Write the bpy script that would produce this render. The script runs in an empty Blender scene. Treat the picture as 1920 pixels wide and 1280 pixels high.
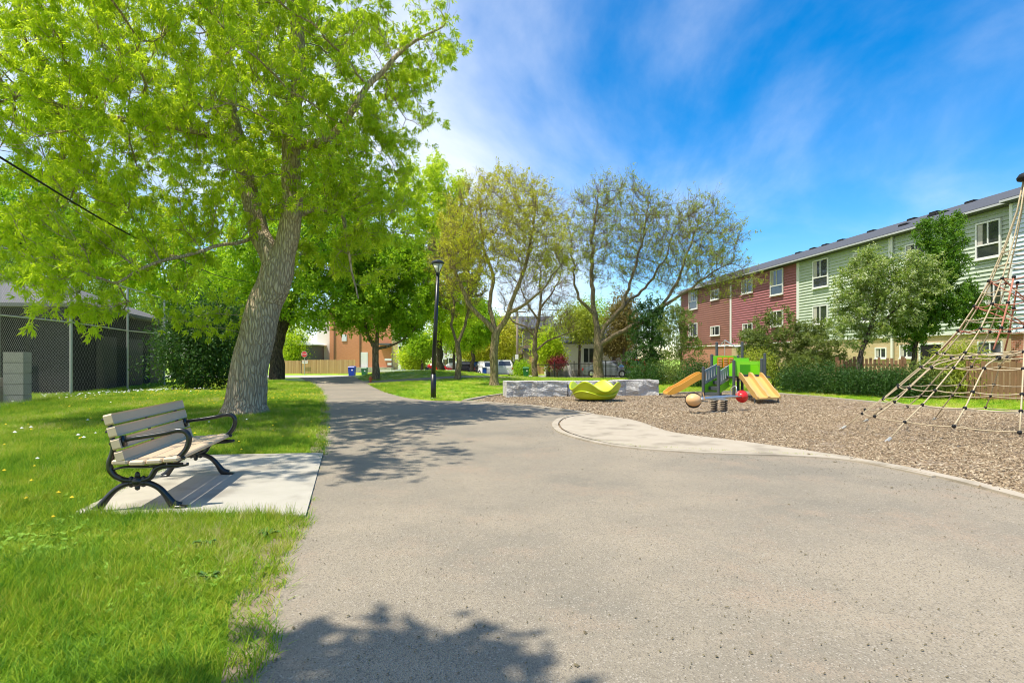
import bpy, bmesh, math, random
import numpy as np
from mathutils import Vector, Matrix, geometry
R = math.radians
rng = np.random.default_rng(7)
random.seed(7)
S = bpy.context.scene
COL = S.collection

# ---------------------------------------------------------------- camera, sky, sun, exposure
EYE, FOC, HOR = 1.45, 1080.0, 673.0
cam_d = bpy.data.cameras.new('camera'); cam = bpy.data.objects.new('camera', cam_d); COL.objects.link(cam)
cam.location = (0, 0, EYE); cam.rotation_euler = (R(90), 0, 0)
cam_d.sensor_width = 36; cam_d.lens = FOC / 1920 * 36; cam_d.shift_y = 33 / 1920
cam_d.clip_start = .05; cam_d.clip_end = 3000
S.camera = cam
S.view_settings.view_transform = 'Standard'; S.view_settings.look = 'None'
S.view_settings.gamma = 1; S.view_settings.use_curve_mapping = False
S.view_settings.exposure = 0.85
S.cycles.filter_width = 1.05
S.cycles.max_bounces = 8; S.cycles.transparent_max_bounces = 8
S.cycles.diffuse_bounces = 4; S.cycles.transmission_bounces = 6
SUNV = Vector((-.34, -.22, 1)).normalized()
EL = math.asin(SUNV.z); AZ = math.atan2(SUNV.x, SUNV.y)

wld = bpy.data.worlds.new('World'); S.world = wld; wld.use_nodes = True
nt = wld.node_tree; nt.nodes.clear()
def N(t, **kw):
    n = nt.nodes.new(t)
    for k, v in kw.items(): setattr(n, k, v)
    return n
def MATH(op, a, b=None, clamp=False):
    n = N('ShaderNodeMath', operation=op); n.use_clamp = clamp
    for i, v in enumerate((a, b)):
        if v is None: continue
        if isinstance(v, (int, float)): n.inputs[i].default_value = v
        else: nt.links.new(v, n.inputs[i])
    return n.outputs[0]
out = N('ShaderNodeOutputWorld'); bg = N('ShaderNodeBackground'); bg.inputs['Strength'].default_value = .215
sky = N('ShaderNodeTexSky', sky_type='NISHITA'); sky.sun_disc = False
sky.sun_elevation = EL; sky.sun_rotation = AZ % (2 * math.pi); sky.air_density = 1.0; sky.dust_density = .25; sky.ozone_density = 2.4
hs = N('ShaderNodeHueSaturation'); hs.inputs['Saturation'].default_value = 1.5; hs.inputs['Value'].default_value = .59
nt.links.new(sky.outputs[0], hs.inputs['Color'])
tc = N('ShaderNodeTexCoord'); sp = N('ShaderNodeSeparateXYZ'); nt.links.new(tc.outputs['Generated'], sp.inputs[0])
den = MATH('ADD', MATH('MAXIMUM', sp.outputs[2], 0.0), .22)
cx = N('ShaderNodeCombineXYZ')
nt.links.new(MATH('DIVIDE', sp.outputs[0], den), cx.inputs[0]); nt.links.new(MATH('DIVIDE', sp.outputs[1], den), cx.inputs[1])
mp = N('ShaderNodeMapping'); mp.inputs['Rotation'].default_value = (0, 0, R(70)); mp.inputs['Scale'].default_value = (1.0, .7, 1); mp.inputs['Location'].default_value = (.35, .2, 0)
nt.links.new(cx.outputs[0], mp.inputs[0])
n1 = N('ShaderNodeTexNoise'); n1.inputs['Scale'].default_value = .95; n1.inputs['Detail'].default_value = 10; n1.inputs['Roughness'].default_value = .55; n1.inputs['Distortion'].default_value = .5
n2 = N('ShaderNodeTexNoise'); n2.inputs['Scale'].default_value = .55; n2.inputs['Detail'].default_value = 2
nt.links.new(mp.outputs[0], n1.inputs['Vector']); nt.links.new(cx.outputs[0], n2.inputs['Vector'])
# the cloud field thickens towards the west (left) and thins out eastwards
lean = MATH('MULTIPLY', MATH('ADD', sp.outputs[0], -.10), -.29)
cov = MATH('ADD', MATH('ADD', MATH('MULTIPLY', n1.outputs[0], 1.15), MATH('MULTIPLY', n2.outputs[0], .35)), lean)
rmp = N('ShaderNodeMapRange'); rmp.interpolation_type = 'SMOOTHSTEP'
rmp.inputs['From Min'].default_value = .562; rmp.inputs['From Max'].default_value = 1.15
nt.links.new(cov, rmp.inputs['Value'])
mx = N('ShaderNodeMix', data_type='RGBA'); nt.links.new(rmp.outputs[0], mx.inputs['Factor'])
nt.links.new(hs.outputs[0], mx.inputs['A']); mx.inputs['B'].default_value = (3.15, 3.25, 3.5, 1)
nt.links.new(mx.outputs['Result'], bg.inputs['Color']); nt.links.new(bg.outputs[0], out.inputs[0])

sun_d = bpy.data.lights.new('sun', 'SUN'); sun_d.energy = 3.8; sun_d.angle = R(.55); sun_d.color = (1, .93, .80)
sun = bpy.data.objects.new('sun', sun_d); COL.objects.link(sun)
sun.rotation_euler = (-SUNV).to_track_quat('-Z', 'Y').to_euler(); sun.location = (-20, -8, 40)

# ---------------------------------------------------------------- materials
def mat(name, c1, c2=None, scale=4, rough=.8, bump=0, bscale=None, metal=0, spec=.3, c3=None, s3=.6, stretch=None, contrast=1, bdist=.01):
    m = bpy.data.materials.new(name); m.use_nodes = True
    t = m.node_tree; b = t.nodes['Principled BSDF']; L = t.links.new
    b.inputs['Roughness'].default_value = rough; b.inputs['Metallic'].default_value = metal
    b.inputs['Specular IOR Level'].default_value = spec
    b.inputs['Base Color'].default_value = (*c1, 1)
    if c2 is None and not bump: return m
    co = t.nodes.new('ShaderNodeTexCoord'); vec = co.outputs['Object']
    if stretch:
        mp = t.nodes.new('ShaderNodeMapping'); mp.inputs['Scale'].default_value = stretch; L(vec, mp.inputs[0]); vec = mp.outputs[0]
    if c2 is not None:
        n = t.nodes.new('ShaderNodeTexNoise'); n.inputs['Scale'].default_value = scale; n.inputs['Detail'].default_value = 8; n.inputs['Roughness'].default_value = .62
        L(vec, n.inputs['Vector'])
        r = t.nodes.new('ShaderNodeValToRGB'); k = .22 / contrast
        r.color_ramp.elements[0].position = .5 - k; r.color_ramp.elements[1].position = .5 + k
        r.color_ramp.elements[0].color = (*c1, 1); r.color_ramp.elements[1].color = (*c2, 1)
        L(n.outputs[0], r.inputs[0]); col = r.outputs[0]
        if c3 is not None:
            n3 = t.nodes.new('ShaderNodeTexNoise'); n3.inputs['Scale'].default_value = s3; n3.inputs['Detail'].default_value = 5
            L(vec, n3.inputs['Vector'])
            r3 = t.nodes.new('ShaderNodeMapRange'); r3.interpolation_type = 'SMOOTHSTEP'; r3.inputs['From Min'].default_value = .48; r3.inputs['From Max'].default_value = .68
            L(n3.outputs[0], r3.inputs['Value'])
            mm = t.nodes.new('ShaderNodeMix'); mm.data_type = 'RGBA'; L(r3.outputs[0], mm.inputs['Factor']); L(col, mm.inputs['A']); mm.inputs['B'].default_value = (*c3, 1)
            col = mm.outputs['Result']
        L(col, b.inputs['Base Color'])
    if bump:
        n = t.nodes.new('ShaderNodeTexNoise'); n.inputs['Scale'].default_value = bscale or scale * 4; n.inputs['Detail'].default_value = 6
        L(vec, n.inputs['Vector'])
        bp = t.nodes.new('ShaderNodeBump'); bp.inputs['Strength'].default_value = bump; bp.inputs['Distance'].default_value = bdist
        L(n.outputs[0], bp.inputs['Height']); L(bp.outputs[0], b.inputs['Normal'])
    return m

def speckle_mat(name, base, base2, dark, light, patch, sc=95, rough=.9, bump=.5):
    """asphalt and mulch: aggregate grains over blotches"""
    m = bpy.data.materials.new(name); m.use_nodes = True
    t = m.node_tree; b = t.nodes['Principled BSDF']; L = t.links.new
    b.inputs['Roughness'].default_value = rough; b.inputs['Specular IOR Level'].default_value = .25
    co = t.nodes.new('ShaderNodeTexCoord'); v = co.outputs['Object']
    def noise(s, d=4, r=.6):
        n = t.nodes.new('ShaderNodeTexNoise'); n.inputs['Scale'].default_value = s; n.inputs['Detail'].default_value = d; n.inputs['Roughness'].default_value = r; L(v, n.inputs['Vector']); return n.outputs[0]
    def rg(x, a, c):
        n = t.nodes.new('ShaderNodeMapRange'); n.inputs['From Min'].default_value = a; n.inputs['From Max'].default_value = c; L(x, n.inputs['Value']); return n.outputs[0]
    def mixc(f, a, c):
        n = t.nodes.new('ShaderNodeMix'); n.data_type = 'RGBA'; L(f, n.inputs['Factor'])
        for s, q in (('A', a), ('B', c)):
            if isinstance(q, tuple): n.inputs[s].default_value = (*q, 1)
            else: L(q, n.inputs[s])
        return n.outputs['Result']
    c = mixc(rg(noise(.42, 7, .66), .40, .62), base, base2)
    c = mixc(rg(noise(.9, 7, .7), .52, .68), c, patch)
    vo = t.nodes.new('ShaderNodeTexVoronoi'); vo.inputs['Scale'].default_value = sc; L(v, vo.inputs['Vector'])
    sx = t.nodes.new('ShaderNodeSeparateColor'); L(vo.outputs['Color'], sx.inputs[0])
    c = mixc(rg(sx.outputs[0], .60, .92), c, dark)
    c = mixc(rg(sx.outputs[1], .86, .98), c, light)
    c = mixc(rg(noise(14, 5, .75), .58, .78), c, dark)
    L(c, b.inputs['Base Color'])
    bp = t.nodes.new('ShaderNodeBump'); bp.inputs['Strength'].default_value = bump; bp.inputs['Distance'].default_value = .012
    ad = t.nodes.new('ShaderNodeMath'); ad.operation = 'ADD'; L(vo.outputs['Distance'], ad.inputs[0]); L(noise(40, 5, .7), ad.inputs[1])
    L(ad.outputs[0], bp.inputs['Height']); L(bp.outputs[0], b.inputs['Normal'])
    return m

def leaf_mat(name, a, b_, c=None, trans=.42, rough=.5):
    m = bpy.data.materials.new(name); m.use_nodes = True
    t = m.node_tree; L = t.links.new; p = t.nodes['Principled BSDF']; o = t.nodes['Material Output']
    at = t.nodes.new('ShaderNodeAttribute'); at.attribute_name = 'tint'
    r = t.nodes.new('ShaderNodeValToRGB'); e = r.color_ramp.elements
    e[0].color = (*a, 1); e[1].color = (*(c or b_), 1)
    if c: k = e.new(.5); k.color = (*b_, 1)
    L(at.outputs['Fac'], r.inputs[0]); L(r.outputs[0], p.inputs['Base Color'])
    p.inputs['Roughness'].default_value = rough; p.inputs['Specular IOR Level'].default_value = .25
    tr = t.nodes.new('ShaderNodeBsdfTranslucent')
    g = t.nodes.new('ShaderNodeMix'); g.data_type = 'RGBA'; g.blend_type = 'MULTIPLY'; g.inputs['Factor'].default_value = 1
    L(r.outputs[0], g.inputs['A']); g.inputs['B'].default_value = (1.3, 1.3, .6, 1)
    L(g.outputs['Result'], tr.inputs['Color'])
    x = t.nodes.new('ShaderNodeMixShader'); x.inputs[0].default_value = trans
    L(p.outputs[0], x.inputs[1]); L(tr.outputs[0], x.inputs[2]); L(x.outputs[0], o.inputs[0])
    return m

def bark_mat(name, a, b_, c, sc=10, bump=.9):
    m = bpy.data.materials.new(name); m.use_nodes = True
    t = m.node_tree; L = t.links.new; p = t.nodes['Principled BSDF']
    p.inputs['Roughness'].default_value = .95; p.inputs['Specular IOR Level'].default_value = .1
    co = t.nodes.new('ShaderNodeTexCoord'); mp = t.nodes.new('ShaderNodeMapping'); mp.inputs['Scale'].default_value = (1, 1, .16); L(co.outputs['Object'], mp.inputs[0])
    wv = t.nodes.new('ShaderNodeTexNoise'); wv.inputs['Scale'].default_value = 2.2; L(co.outputs['Object'], wv.inputs['Vector'])
    vm = t.nodes.new('ShaderNodeVectorMath'); vm.operation = 'MULTIPLY_ADD'; vm.inputs[1].default_value = (.16, .16, .05); L(wv.outputs['Color'], vm.inputs[0]); L(mp.outputs[0], vm.inputs[2])
    v = t.nodes.new('ShaderNodeTexVoronoi'); v.inputs['Scale'].default_value = sc; v.feature = 'DISTANCE_TO_EDGE'; L(vm.outputs[0], v.inputs['Vector'])
    n = t.nodes.new('ShaderNodeTexNoise'); n.inputs['Scale'].default_value = sc * 1.5; n.inputs['Detail'].default_value = 8; L(vm.outputs[0], n.inputs['Vector'])
    r = t.nodes.new('ShaderNodeMapRange'); r.inputs['From Max'].default_value = .22; L(v.outputs['Distance'], r.inputs['Value'])
    m1 = t.nodes.new('ShaderNodeMix'); m1.data_type = 'RGBA'; L(r.outputs[0], m1.inputs['Factor']); m1.inputs['A'].default_value = (*a, 1); m1.inputs['B'].default_value = (*b_, 1)
    r2 = t.nodes.new('ShaderNodeMapRange'); r2.inputs['From Min'].default_value = .45; r2.inputs['From Max'].default_value = .7; L(n.outputs[0], r2.inputs['Value'])
    m2 = t.nodes.new('ShaderNodeMix'); m2.data_type = 'RGBA'; L(r2.outputs[0], m2.inputs['Factor']); L(m1.outputs['Result'], m2.inputs['A']); m2.inputs['B'].default_value = (*c, 1)
    L(m2.outputs['Result'], p.inputs['Base Color'])
    ad = t.nodes.new('ShaderNodeMath'); ad.operation = 'MULTIPLY_ADD'; L(n.outputs[0], ad.inputs[0]); ad.inputs[1].default_value = .35; L(r.outputs[0], ad.inputs[2])
    bp = t.nodes.new('ShaderNodeBump'); bp.inputs['Strength'].default_value = bump; bp.inputs['Distance'].default_value = .035
    L(ad.outputs[0], bp.inputs['Height']); L(bp.outputs[0], p.inputs['Normal'])
    return m

def brick_mat(name, a, b_, mortar, bw=.22, bh=.075):
    m = bpy.data.materials.new(name); m.use_nodes = True
    t = m.node_tree; L = t.links.new; p = t.nodes['Principled BSDF']; p.inputs['Roughness'].default_value = .9
    co = t.nodes.new('ShaderNodeTexCoord'); sx = t.nodes.new('ShaderNodeSeparateXYZ'); L(co.outputs['Object'], sx.inputs[0])
    ad = t.nodes.new('ShaderNodeMath'); ad.operation = 'ADD'; L(sx.outputs[0], ad.inputs[0]); L(sx.outputs[1], ad.inputs[1])
    cb = t.nodes.new('ShaderNodeCombineXYZ'); L(ad.outputs[0], cb.inputs[0]); L(sx.outputs[2], cb.inputs[1])
    br = t.nodes.new('ShaderNodeTexBrick'); br.inputs['Scale'].default_value = 1; br.inputs['Brick Width'].default_value = bw; br.inputs['Row Height'].default_value = bh
    br.inputs['Mortar Size'].default_value = .008; br.inputs['Color1'].default_value = (*a, 1); br.inputs['Color2'].default_value = (*b_, 1); br.inputs['Mortar'].default_value = (*mortar, 1)
    L(cb.outputs[0], br.inputs['Vector']); L(br.outputs[0], p.inputs['Base Color'])
    return m

def grass_mat(name, blades):
    """deep green to yellow-green patches by place; blades also vary one by one"""
    m = bpy.data.materials.new(name); m.use_nodes = True
    t = m.node_tree; L = t.links.new; p = t.nodes['Principled BSDF']; o = t.nodes['Material Output']
    p.inputs['Roughness'].default_value = .55; p.inputs['Specular IOR Level'].default_value = .2
    ge = t.nodes.new('ShaderNodeNewGeometry')
    n = t.nodes.new('ShaderNodeTexNoise'); n.inputs['Scale'].default_value = .55; n.inputs['Detail'].default_value = 6; n.inputs['Roughness'].default_value = .65; L(ge.outputs['Position'], n.inputs['Vector'])
    x = n.outputs[0]
    if blades:
        oi = t.nodes.new('ShaderNodeObjectInfo')
        ma = t.nodes.new('ShaderNodeMath'); ma.operation = 'MULTIPLY_ADD'; L(oi.outputs['Random'], ma.inputs[0]); ma.inputs[1].default_value = .42; L(x, ma.inputs[2])
        mb = t.nodes.new('ShaderNodeMath'); mb.operation = 'ADD'; L(ma.outputs[0], mb.inputs[0]); mb.inputs[1].default_value = -.20; x = mb.outputs[0]
    else:
        n2 = t.nodes.new('ShaderNodeTexNoise'); n2.inputs['Scale'].default_value = 22; n2.inputs['Detail'].default_value = 8; n2.inputs['Roughness'].default_value = .75; L(ge.outputs['Position'], n2.inputs['Vector'])
        ma = t.nodes.new('ShaderNodeMath'); ma.operation = 'MULTIPLY_ADD'; L(n2.outputs[0], ma.inputs[0]); ma.inputs[1].default_value = .5; L(x, ma.inputs[2])
        mb = t.nodes.new('ShaderNodeMath'); mb.operation = 'ADD'; L(ma.outputs[0], mb.inputs[0]); mb.inputs[1].default_value = -.25; x = mb.outputs[0]
    r = t.nodes.new('ShaderNodeValToRGB'); e = r.color_ramp.elements
    e[0].position = .30; e[0].color = (.10, .24, .014, 1)
    e[1].position = .70; e[1].color = (.44, .45, .05, 1)
    for ps, c in ((.80, (.62, .55, .25)), (.42, (.20, .37, .018)), (.55, (.34, .47, .024))):
        k = e.new(ps); k.color = (*c, 1)
    L(x, r.inputs[0]); L(r.outputs[0], p.inputs['Base Color'])
    if blades:
        tr = t.nodes.new('ShaderNodeBsdfTranslucent'); L(r.outputs[0], tr.inputs['Color'])
        ms = t.nodes.new('ShaderNodeMixShader'); ms.inputs[0].default_value = .35
        L(p.outputs[0], ms.inputs[1]); L(tr.outputs[0], ms.inputs[2]); L(ms.outputs[0], o.inputs[0])
    else:
        bp = t.nodes.new('ShaderNodeBump'); bp.inputs['Strength'].default_value = .8; bp.inputs['Distance'].default_value = .05
        L(n2.outputs[0], bp.inputs['Height']); L(bp.outputs[0], p.inputs['Normal'])
    return m

MT = {}
MT['asphalt'] = speckle_mat('asphalt', (.305, .258, .190), (.205, .183, .143), (.19, .163, .124), (.35, .31, .25), (.305, .238, .172), 120, bump=.35)
MT['mulch'] = speckle_mat('mulch', (.28, .205, .13), (.215, .16, .105), (.10, .075, .05), (.50, .42, .32), (.33, .245, .155), 34, bump=.9)
MT['chip'] = mat('wood_chip', (.20, .14, .09), (.50, .40, .28), 9, .9)
MT['concrete'] = mat('concrete', (.37, .345, .285), (.43, .40, .335), 2.5, .9, .25, 60, c3=(.285, .262, .215), s3=1.7)
MT['apron'] = mat('apron_concrete', (.37, .315, .24), (.42, .365, .285), 3, .9, .2, 70, c3=(.285, .245, .185), s3=1.9)
MT['street'] = mat('street', (.36, .34, .31), (.42, .40, .36), .8, .9)
MT['lawn'] = grass_mat('lawn', False)
MT['blade'] = grass_mat('grass_blade', True)
MT['dirt'] = mat('dirt', (.20, .15, .10), (.30, .24, .16), 9, .95, .5, 40)
MT['iron'] = mat('black_iron', (.008, .008, .009), (.016, .016, .017), 30, .28, .06, 120, spec=.6)
MT['slat'] = mat('bench_slat', (.54, .405, .27), (.61, .47, .325), 3, .5, .12, 30, stretch=(1, .06, 1), spec=.35)
MT['lamp'] = mat('lamp_black', (.012, .013, .015), None, rough=.35, spec=.5)
MT['lampglass'] = mat('lamp_glass', (.75, .74, .68), None, rough=.25)
MT['stone'] = mat('rough_stone', (.32, .30, .275), (.62, .60, .56), 7, .95, 1, 16, c3=(.54, .52, .49), s3=1.6, contrast=1.3, bdist=.06)
MT['lime'] = mat('lime_plastic', (.42, .50, .012), (.46, .54, .015), 2, .32, spec=.5)
MT['green'] = mat('green_panel', (.20, .62, .012), (.22, .66, .014), 2, .35, spec=.5)
MT['dgreen'] = mat('deep_green_panel', (.085, .34, .02), None, rough=.4)
MT['orange'] = mat('orange_plastic', (.72, .27, .02), None, rough=.4)
MT['slide'] = mat('tan_slide', (.62, .36, .11), (.66, .39, .125), 2, .3, spec=.5)
MT['slide2'] = mat('ochre_slide', (.56, .27, .03), (.60, .30, .04), 2, .3, spec=.5)
MT['post'] = mat('grey_post', (.075, .085, .09), None, rough=.45)
MT['grey'] = mat('grey_barrier', (.30, .32, .34), (.34, .36, .38), 5, .5)
MT['steel'] = mat('steel', (.50, .50, .50), (.6, .6, .6), 8, .3, metal=.8)
MT['red'] = mat('red_ball', (.62, .02, .015), None, rough=.25, spec=.5)
MT['tan'] = mat('tan_ball', (.66, .38, .17), (.72, .44, .22), 3, .4)
MT['black'] = mat('black_rubber', (.012, .012, .013), None, rough=.6)
MT['rope'] = mat('pale_rope', (.40, .32, .205), (.53, .44, .30), 60, .85)
MT['rrope'] = mat('red_rope', (.36, .13, .085), (.44, .19, .13), 60, .85)
MT['shingle'] = mat('roof_shingle', (.060, .066, .080), (.095, .10, .115), 16, .9, .4, 40)
MT['lshingle'] = mat('pale_shingle', (.10, .098, .105), (.15, .147, .155), 14, .9, .5, 30)
MT['trim'] = mat('white_trim', (.72, .72, .70), None, rough=.6)
MT['glass'] = mat('window_glass', (.015, .018, .022), (.06, .065, .07), 1.2, .04, spec=1)
MT['curtain'] = mat('curtain', (.50, .47, .42), (.38, .36, .32), 4, .9)
MT['s_red'] = mat('red_siding', (.36, .135, .145), (.40, .16, .17), 1.5, .7)
MT['s_brown'] = mat('brown_siding', (.27, .125, .095), (.31, .145, .11), 1.5, .7)
MT['s_green'] = mat('green_siding', (.43, .49, .39), (.47, .53, .43), 1.5, .7)
MT['s_blue'] = mat('blue_siding', (.50, .58, .66), (.54, .62, .70), 1.5, .7)
MT['b_tan'] = brick_mat('tan_brick', (.46, .34, .185), (.52, .39, .225), (.45, .38, .27))
MT['b_red'] = brick_mat('red_brick', (.38, .13, .075), (.44, .165, .10), (.40, .30, .24))
MT['b_orange'] = brick_mat('orange_brick', (.58, .21, .085), (.64, .25, .11), (.54, .29, .18))
MT['b_brown'] = brick_mat('brown_brick', (.27, .19, .14), (.33, .24, .175), (.36, .30, .25))
MT['white'] = mat('white_wall', (.72, .70, .66), (.78, .76, .72), 1, .85)
MT['cream'] = mat('cream_wall', (.68, .65, .56), None, rough=.85)
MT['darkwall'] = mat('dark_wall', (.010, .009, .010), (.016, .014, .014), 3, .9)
MT['block'] = mat('concrete_block', (.22, .20, .19), (.30, .28, .265), 12, .95, .5, 60)
MT['galv'] = mat('galvanised', (.36, .36, .34), (.46, .46, .44), 20, .5, metal=.35)
MT['wood'] = mat('fence_wood', (.36, .20, .085), (.60, .39, .20), 1.1, .85, stretch=(5, 5, .05), contrast=1.6)
MT['dwood'] = mat('weathered_wood', (.17, .09, .045), (.27, .15, .08), 5, .9, stretch=(6, 6, .4))
MT['ironfence'] = mat('iron_fence', (.015, .015, .016), None, rough=.5)
MT['bark1'] = bark_mat('ash_bark', (.22, .168, .115), (.50, .40, .285), (.42, .33, .235), 17, .75)
MT['bark2'] = bark_mat('dark_bark', (.035, .027, .022), (.12, .092, .07), (.16, .125, .10), 14)
MT['bark3'] = bark_mat('locust_bark', (.13, .095, .05), (.36, .27, .15), (.30, .24, .11), 12, .7)
MT['bark4'] = bark_mat('grey_bark', (.10, .075, .05), (.29, .215, .14), (.22, .175, .10), 12, .7)
MT['l_ash'] = leaf_mat('ash_leaf', (.27, .40, .024), (.47, .59, .038), (.64, .70, .08), .60)
MT['l_mid'] = leaf_mat('mid_leaf', (.16, .31, .018), (.29, .46, .026), (.42, .56, .04), .56)
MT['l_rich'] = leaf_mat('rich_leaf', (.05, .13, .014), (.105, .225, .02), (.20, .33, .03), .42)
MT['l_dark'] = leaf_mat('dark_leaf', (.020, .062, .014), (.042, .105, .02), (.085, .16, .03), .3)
MT['l_gold'] = leaf_mat('golden_leaf', (.34, .38, .03), (.54, .52, .05), (.64, .60, .10))
MT['l_olive'] = leaf_mat('olive_leaf', (.21, .27, .035), (.34, .39, .05), (.46, .48, .09))
MT['l_pale'] = leaf_mat('pale_leaf', (.14, .22, .04), (.25, .34, .07), (.66, .68, .48))
MT['l_shrub'] = leaf_mat('shrub_leaf', (.075, .12, .022), (.16, .215, .05), (.30, .34, .12))
MT['l_maroon'] = leaf_mat('maroon_leaf', (.14, .02, .03), (.24, .04, .06), (.32, .08, .10))
MT['l_rust'] = leaf_mat('rust_leaf', (.14, .115, .04), (.23, .185, .065), (.31, .26, .10))
MT['blue'] = mat('blue_bin', (.012, .05, .36), None, rough=.4)
MT['binGreen'] = mat('green_bin', (.03, .16, .05), None, rough=.4)
MT['hydrant'] = mat('orange_paint', (.58, .13, .04), None, rough=.5)
MT['sign_red'] = mat('sign_red', (.55, .025, .03), None, rough=.5)
MT['car_white'] = mat('white_paint', (.74, .74, .74), None, rough=.2, spec=.5)
MT['car_grey'] = mat('grey_paint', (.10, .115, .125), None, rough=.2, spec=.6)
MT['car_red'] = mat('red_paint', (.52, .02, .02), None, rough=.2, spec=.5)
MT['car_black'] = mat('black_paint', (.015, .015, .017), None, rough=.2, spec=.6)
MT['car_blue'] = mat('blue_paint', (.09, .12, .22), None, rough=.2, spec=.6)
MT['tail'] = mat('tail_light', (.45, .02, .02), None, rough=.2)
MT['polewood'] = mat('pole_wood', (.22, .17, .13), (.32, .26, .20), 6, .9, stretch=(4, 4, .3))
MT['dandelion'] = mat('dandelion_yellow', (.75, .52, .02), None, rough=.8)
MT['fluff'] = mat('dandelion_clock', (.70, .70, .66), None, rough=.9)

# ---------------------------------------------------------------- mesh helpers
def W(x, y, Y):
    """photo pixel at depth Y -> world point"""
    return Vector(((x - 960) / FOC * Y, Y, EYE - (y - HOR) / FOC * Y))
def smooth01(t):
    t = min(max(t, 0), 1); return t * t * (3 - 2 * t)
def terr(x, y):
    z = -.5 * smooth01((y - 42) / 20)
    z += .62 * math.exp(-(((x + 6) / 5.5) ** 2 + ((y - 41) / 5.0) ** 2))
    z += .20 * math.exp(-(((x + 12) / 3.2) ** 2 + ((y - 21) / 3.5) ** 2))
    z += .18 * math.exp(-(((x + 14.5) / 3) ** 2 + ((y - 36) / 5) ** 2))
    z += .12 * math.exp(-(((x + 6.67) / 1.1) ** 2 + ((y - 14.4) / 1.1) ** 2))
    return z

class MB:
    def __init__(s): s.v = []; s.f = []
    def add(s, vs, fs):
        o = len(s.v); s.v += [tuple(v) for v in vs]; s.f += [tuple(i + o for i in f) for f in fs]; return s
    def box(s, lo, hi, M=None):
        x0, y0, z0 = lo; x1, y1, z1 = hi
        vs = [Vector(p) for p in ((x0,y0,z0),(x1,y0,z0),(x1,y1,z0),(x0,y1,z0),(x0,y0,z1),(x1,y0,z1),(x1,y1,z1),(x0,y1,z1))]
        if M: vs = [M @ v for v in vs]
        return s.add(vs, [(0,3,2,1),(4,5,6,7),(0,1,5,4),(1,2,6,5),(2,3,7,6),(3,0,4,7)])
    def bar(s, a, b, w, h, up=(0, 0, 1)):
        """rectangular bar from a to b"""
        a = Vector(a); b = Vector(b); d = (b - a).normalized(); u = Vector(up)
        sd = d.cross(u)
        if sd.length < 1e-4: sd = d.cross(Vector((1, 0, 0)))
        sd.normalize(); u = sd.cross(d)
        vs = [p + sd * (i * w / 2) + u * (j * h / 2) for p in (a, b) for i, j in ((-1,-1),(1,-1),(1,1),(-1,1))]
        return s.add(vs, [(0,1,2,3),(7,6,5,4),(0,4,5,1),(1,5,6,2),(2,6,7,3),(3,7,4,0)])
    def tube(s, pts, r, n=8, cap=True, closed=False):
        pts = [Vector(p) for p in pts]; m = len(pts)
        rs = r if hasattr(r, '__len__') else [r] * m
        o = len(s.v); prev = None
        for i, p in enumerate(pts):
            if closed: d = pts[(i + 1) % m] - pts[i - 1]
            else: d = pts[min(i + 1, m - 1)] - pts[max(i - 1, 0)]
            d.normalize()
            if prev is None:
                a = d.cross(Vector((0, 0, 1)))
                if a.length < .1: a = d.cross(Vector((1, 0, 0)))
            else: a = prev - d * prev.dot(d)
            a.normalize(); prev = a; b = d.cross(a)
            for k in range(n):
                t = 2 * math.pi * k / n
                s.v.append(tuple(p + (a * math.cos(t) + b * math.sin(t)) * rs[i]))
        for i in range(m if closed else m - 1):
            i2 = (i + 1) % m
            for k in range(n):
                k2 = (k + 1) % n
                s.f.append((o + i * n + k, o + i * n + k2, o + i2 * n + k2, o + i2 * n + k))
        if cap and not closed:
            s.f.append(tuple(o + k for k in reversed(range(n)))); s.f.append(tuple(o + (m - 1) * n + k for k in range(n)))
        return s
    def lathe(s, prof, c=(0, 0, 0), n=16, M=None):
        o = len(s.v); m = len(prof)
        for r, z in prof:
            for k in range(n):
                t = 2 * math.pi * k / n; v = Vector((r * math.cos(t), r * math.sin(t), z))
                if M: v = M @ v
                s.v.append(tuple(v + Vector(c)))
        for i in range(m - 1):
            for k in range(n):
                k2 = (k + 1) % n
                s.f.append((o + i * n + k, o + i * n + k2, o + (i + 1) * n + k2, o + (i + 1) * n + k))
        s.f.append(tuple(o + k for k in reversed(range(n)))); s.f.append(tuple(o + (m - 1) * n + k for k in range(n)))
        return s
    def ball(s, c, r, n=12, sc=(1, 1, 1)):
        h = n // 2
        prof = [(max(r * math.sin(math.pi * i / h), r * .02), -r * math.cos(math.pi * i / h)) for i in range(h + 1)]
        return s.lathe(prof, c, n, Matrix.Diagonal(Vector(sc)))
    def prism(s, poly, y0, y1, M=None):
        """(x,z) outline extruded along y"""
        n = len(poly)
        vs = [Vector((x, y0, z)) for x, z in poly] + [Vector((x, y1, z)) for x, z in poly]
        if M: vs = [M @ v for v in vs]
        return s.add(vs, [tuple(range(n)), tuple(reversed(range(n, 2 * n)))] + [(i, i + n, (i + 1) % n + n, (i + 1) % n) for i in range(n)])
    def build(s, name, m, parent=None, smooth=False, bevel=0, loc=None, M=None):
        me = bpy.data.meshes.new(name); me.from_pydata(s.v, [], s.f); me.update()
        bm = bmesh.new(); bm.from_mesh(me); bmesh.ops.recalc_face_normals(bm, faces=bm.faces)
        if bevel: bmesh.ops.bevel(bm, geom=bm.edges[:], offset=bevel, segments=2, affect='EDGES', clamp_overlap=True)
        bm.to_mesh(me); bm.free()
        if smooth: me.polygons.foreach_set('use_smooth', [True] * len(me.polygons))
        me.materials.append(MT[m] if isinstance(m, str) else m)
        o = bpy.data.objects.new(name, me); COL.objects.link(o)
        if parent: o.parent = parent
        if loc: o.location = loc
        return o

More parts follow.
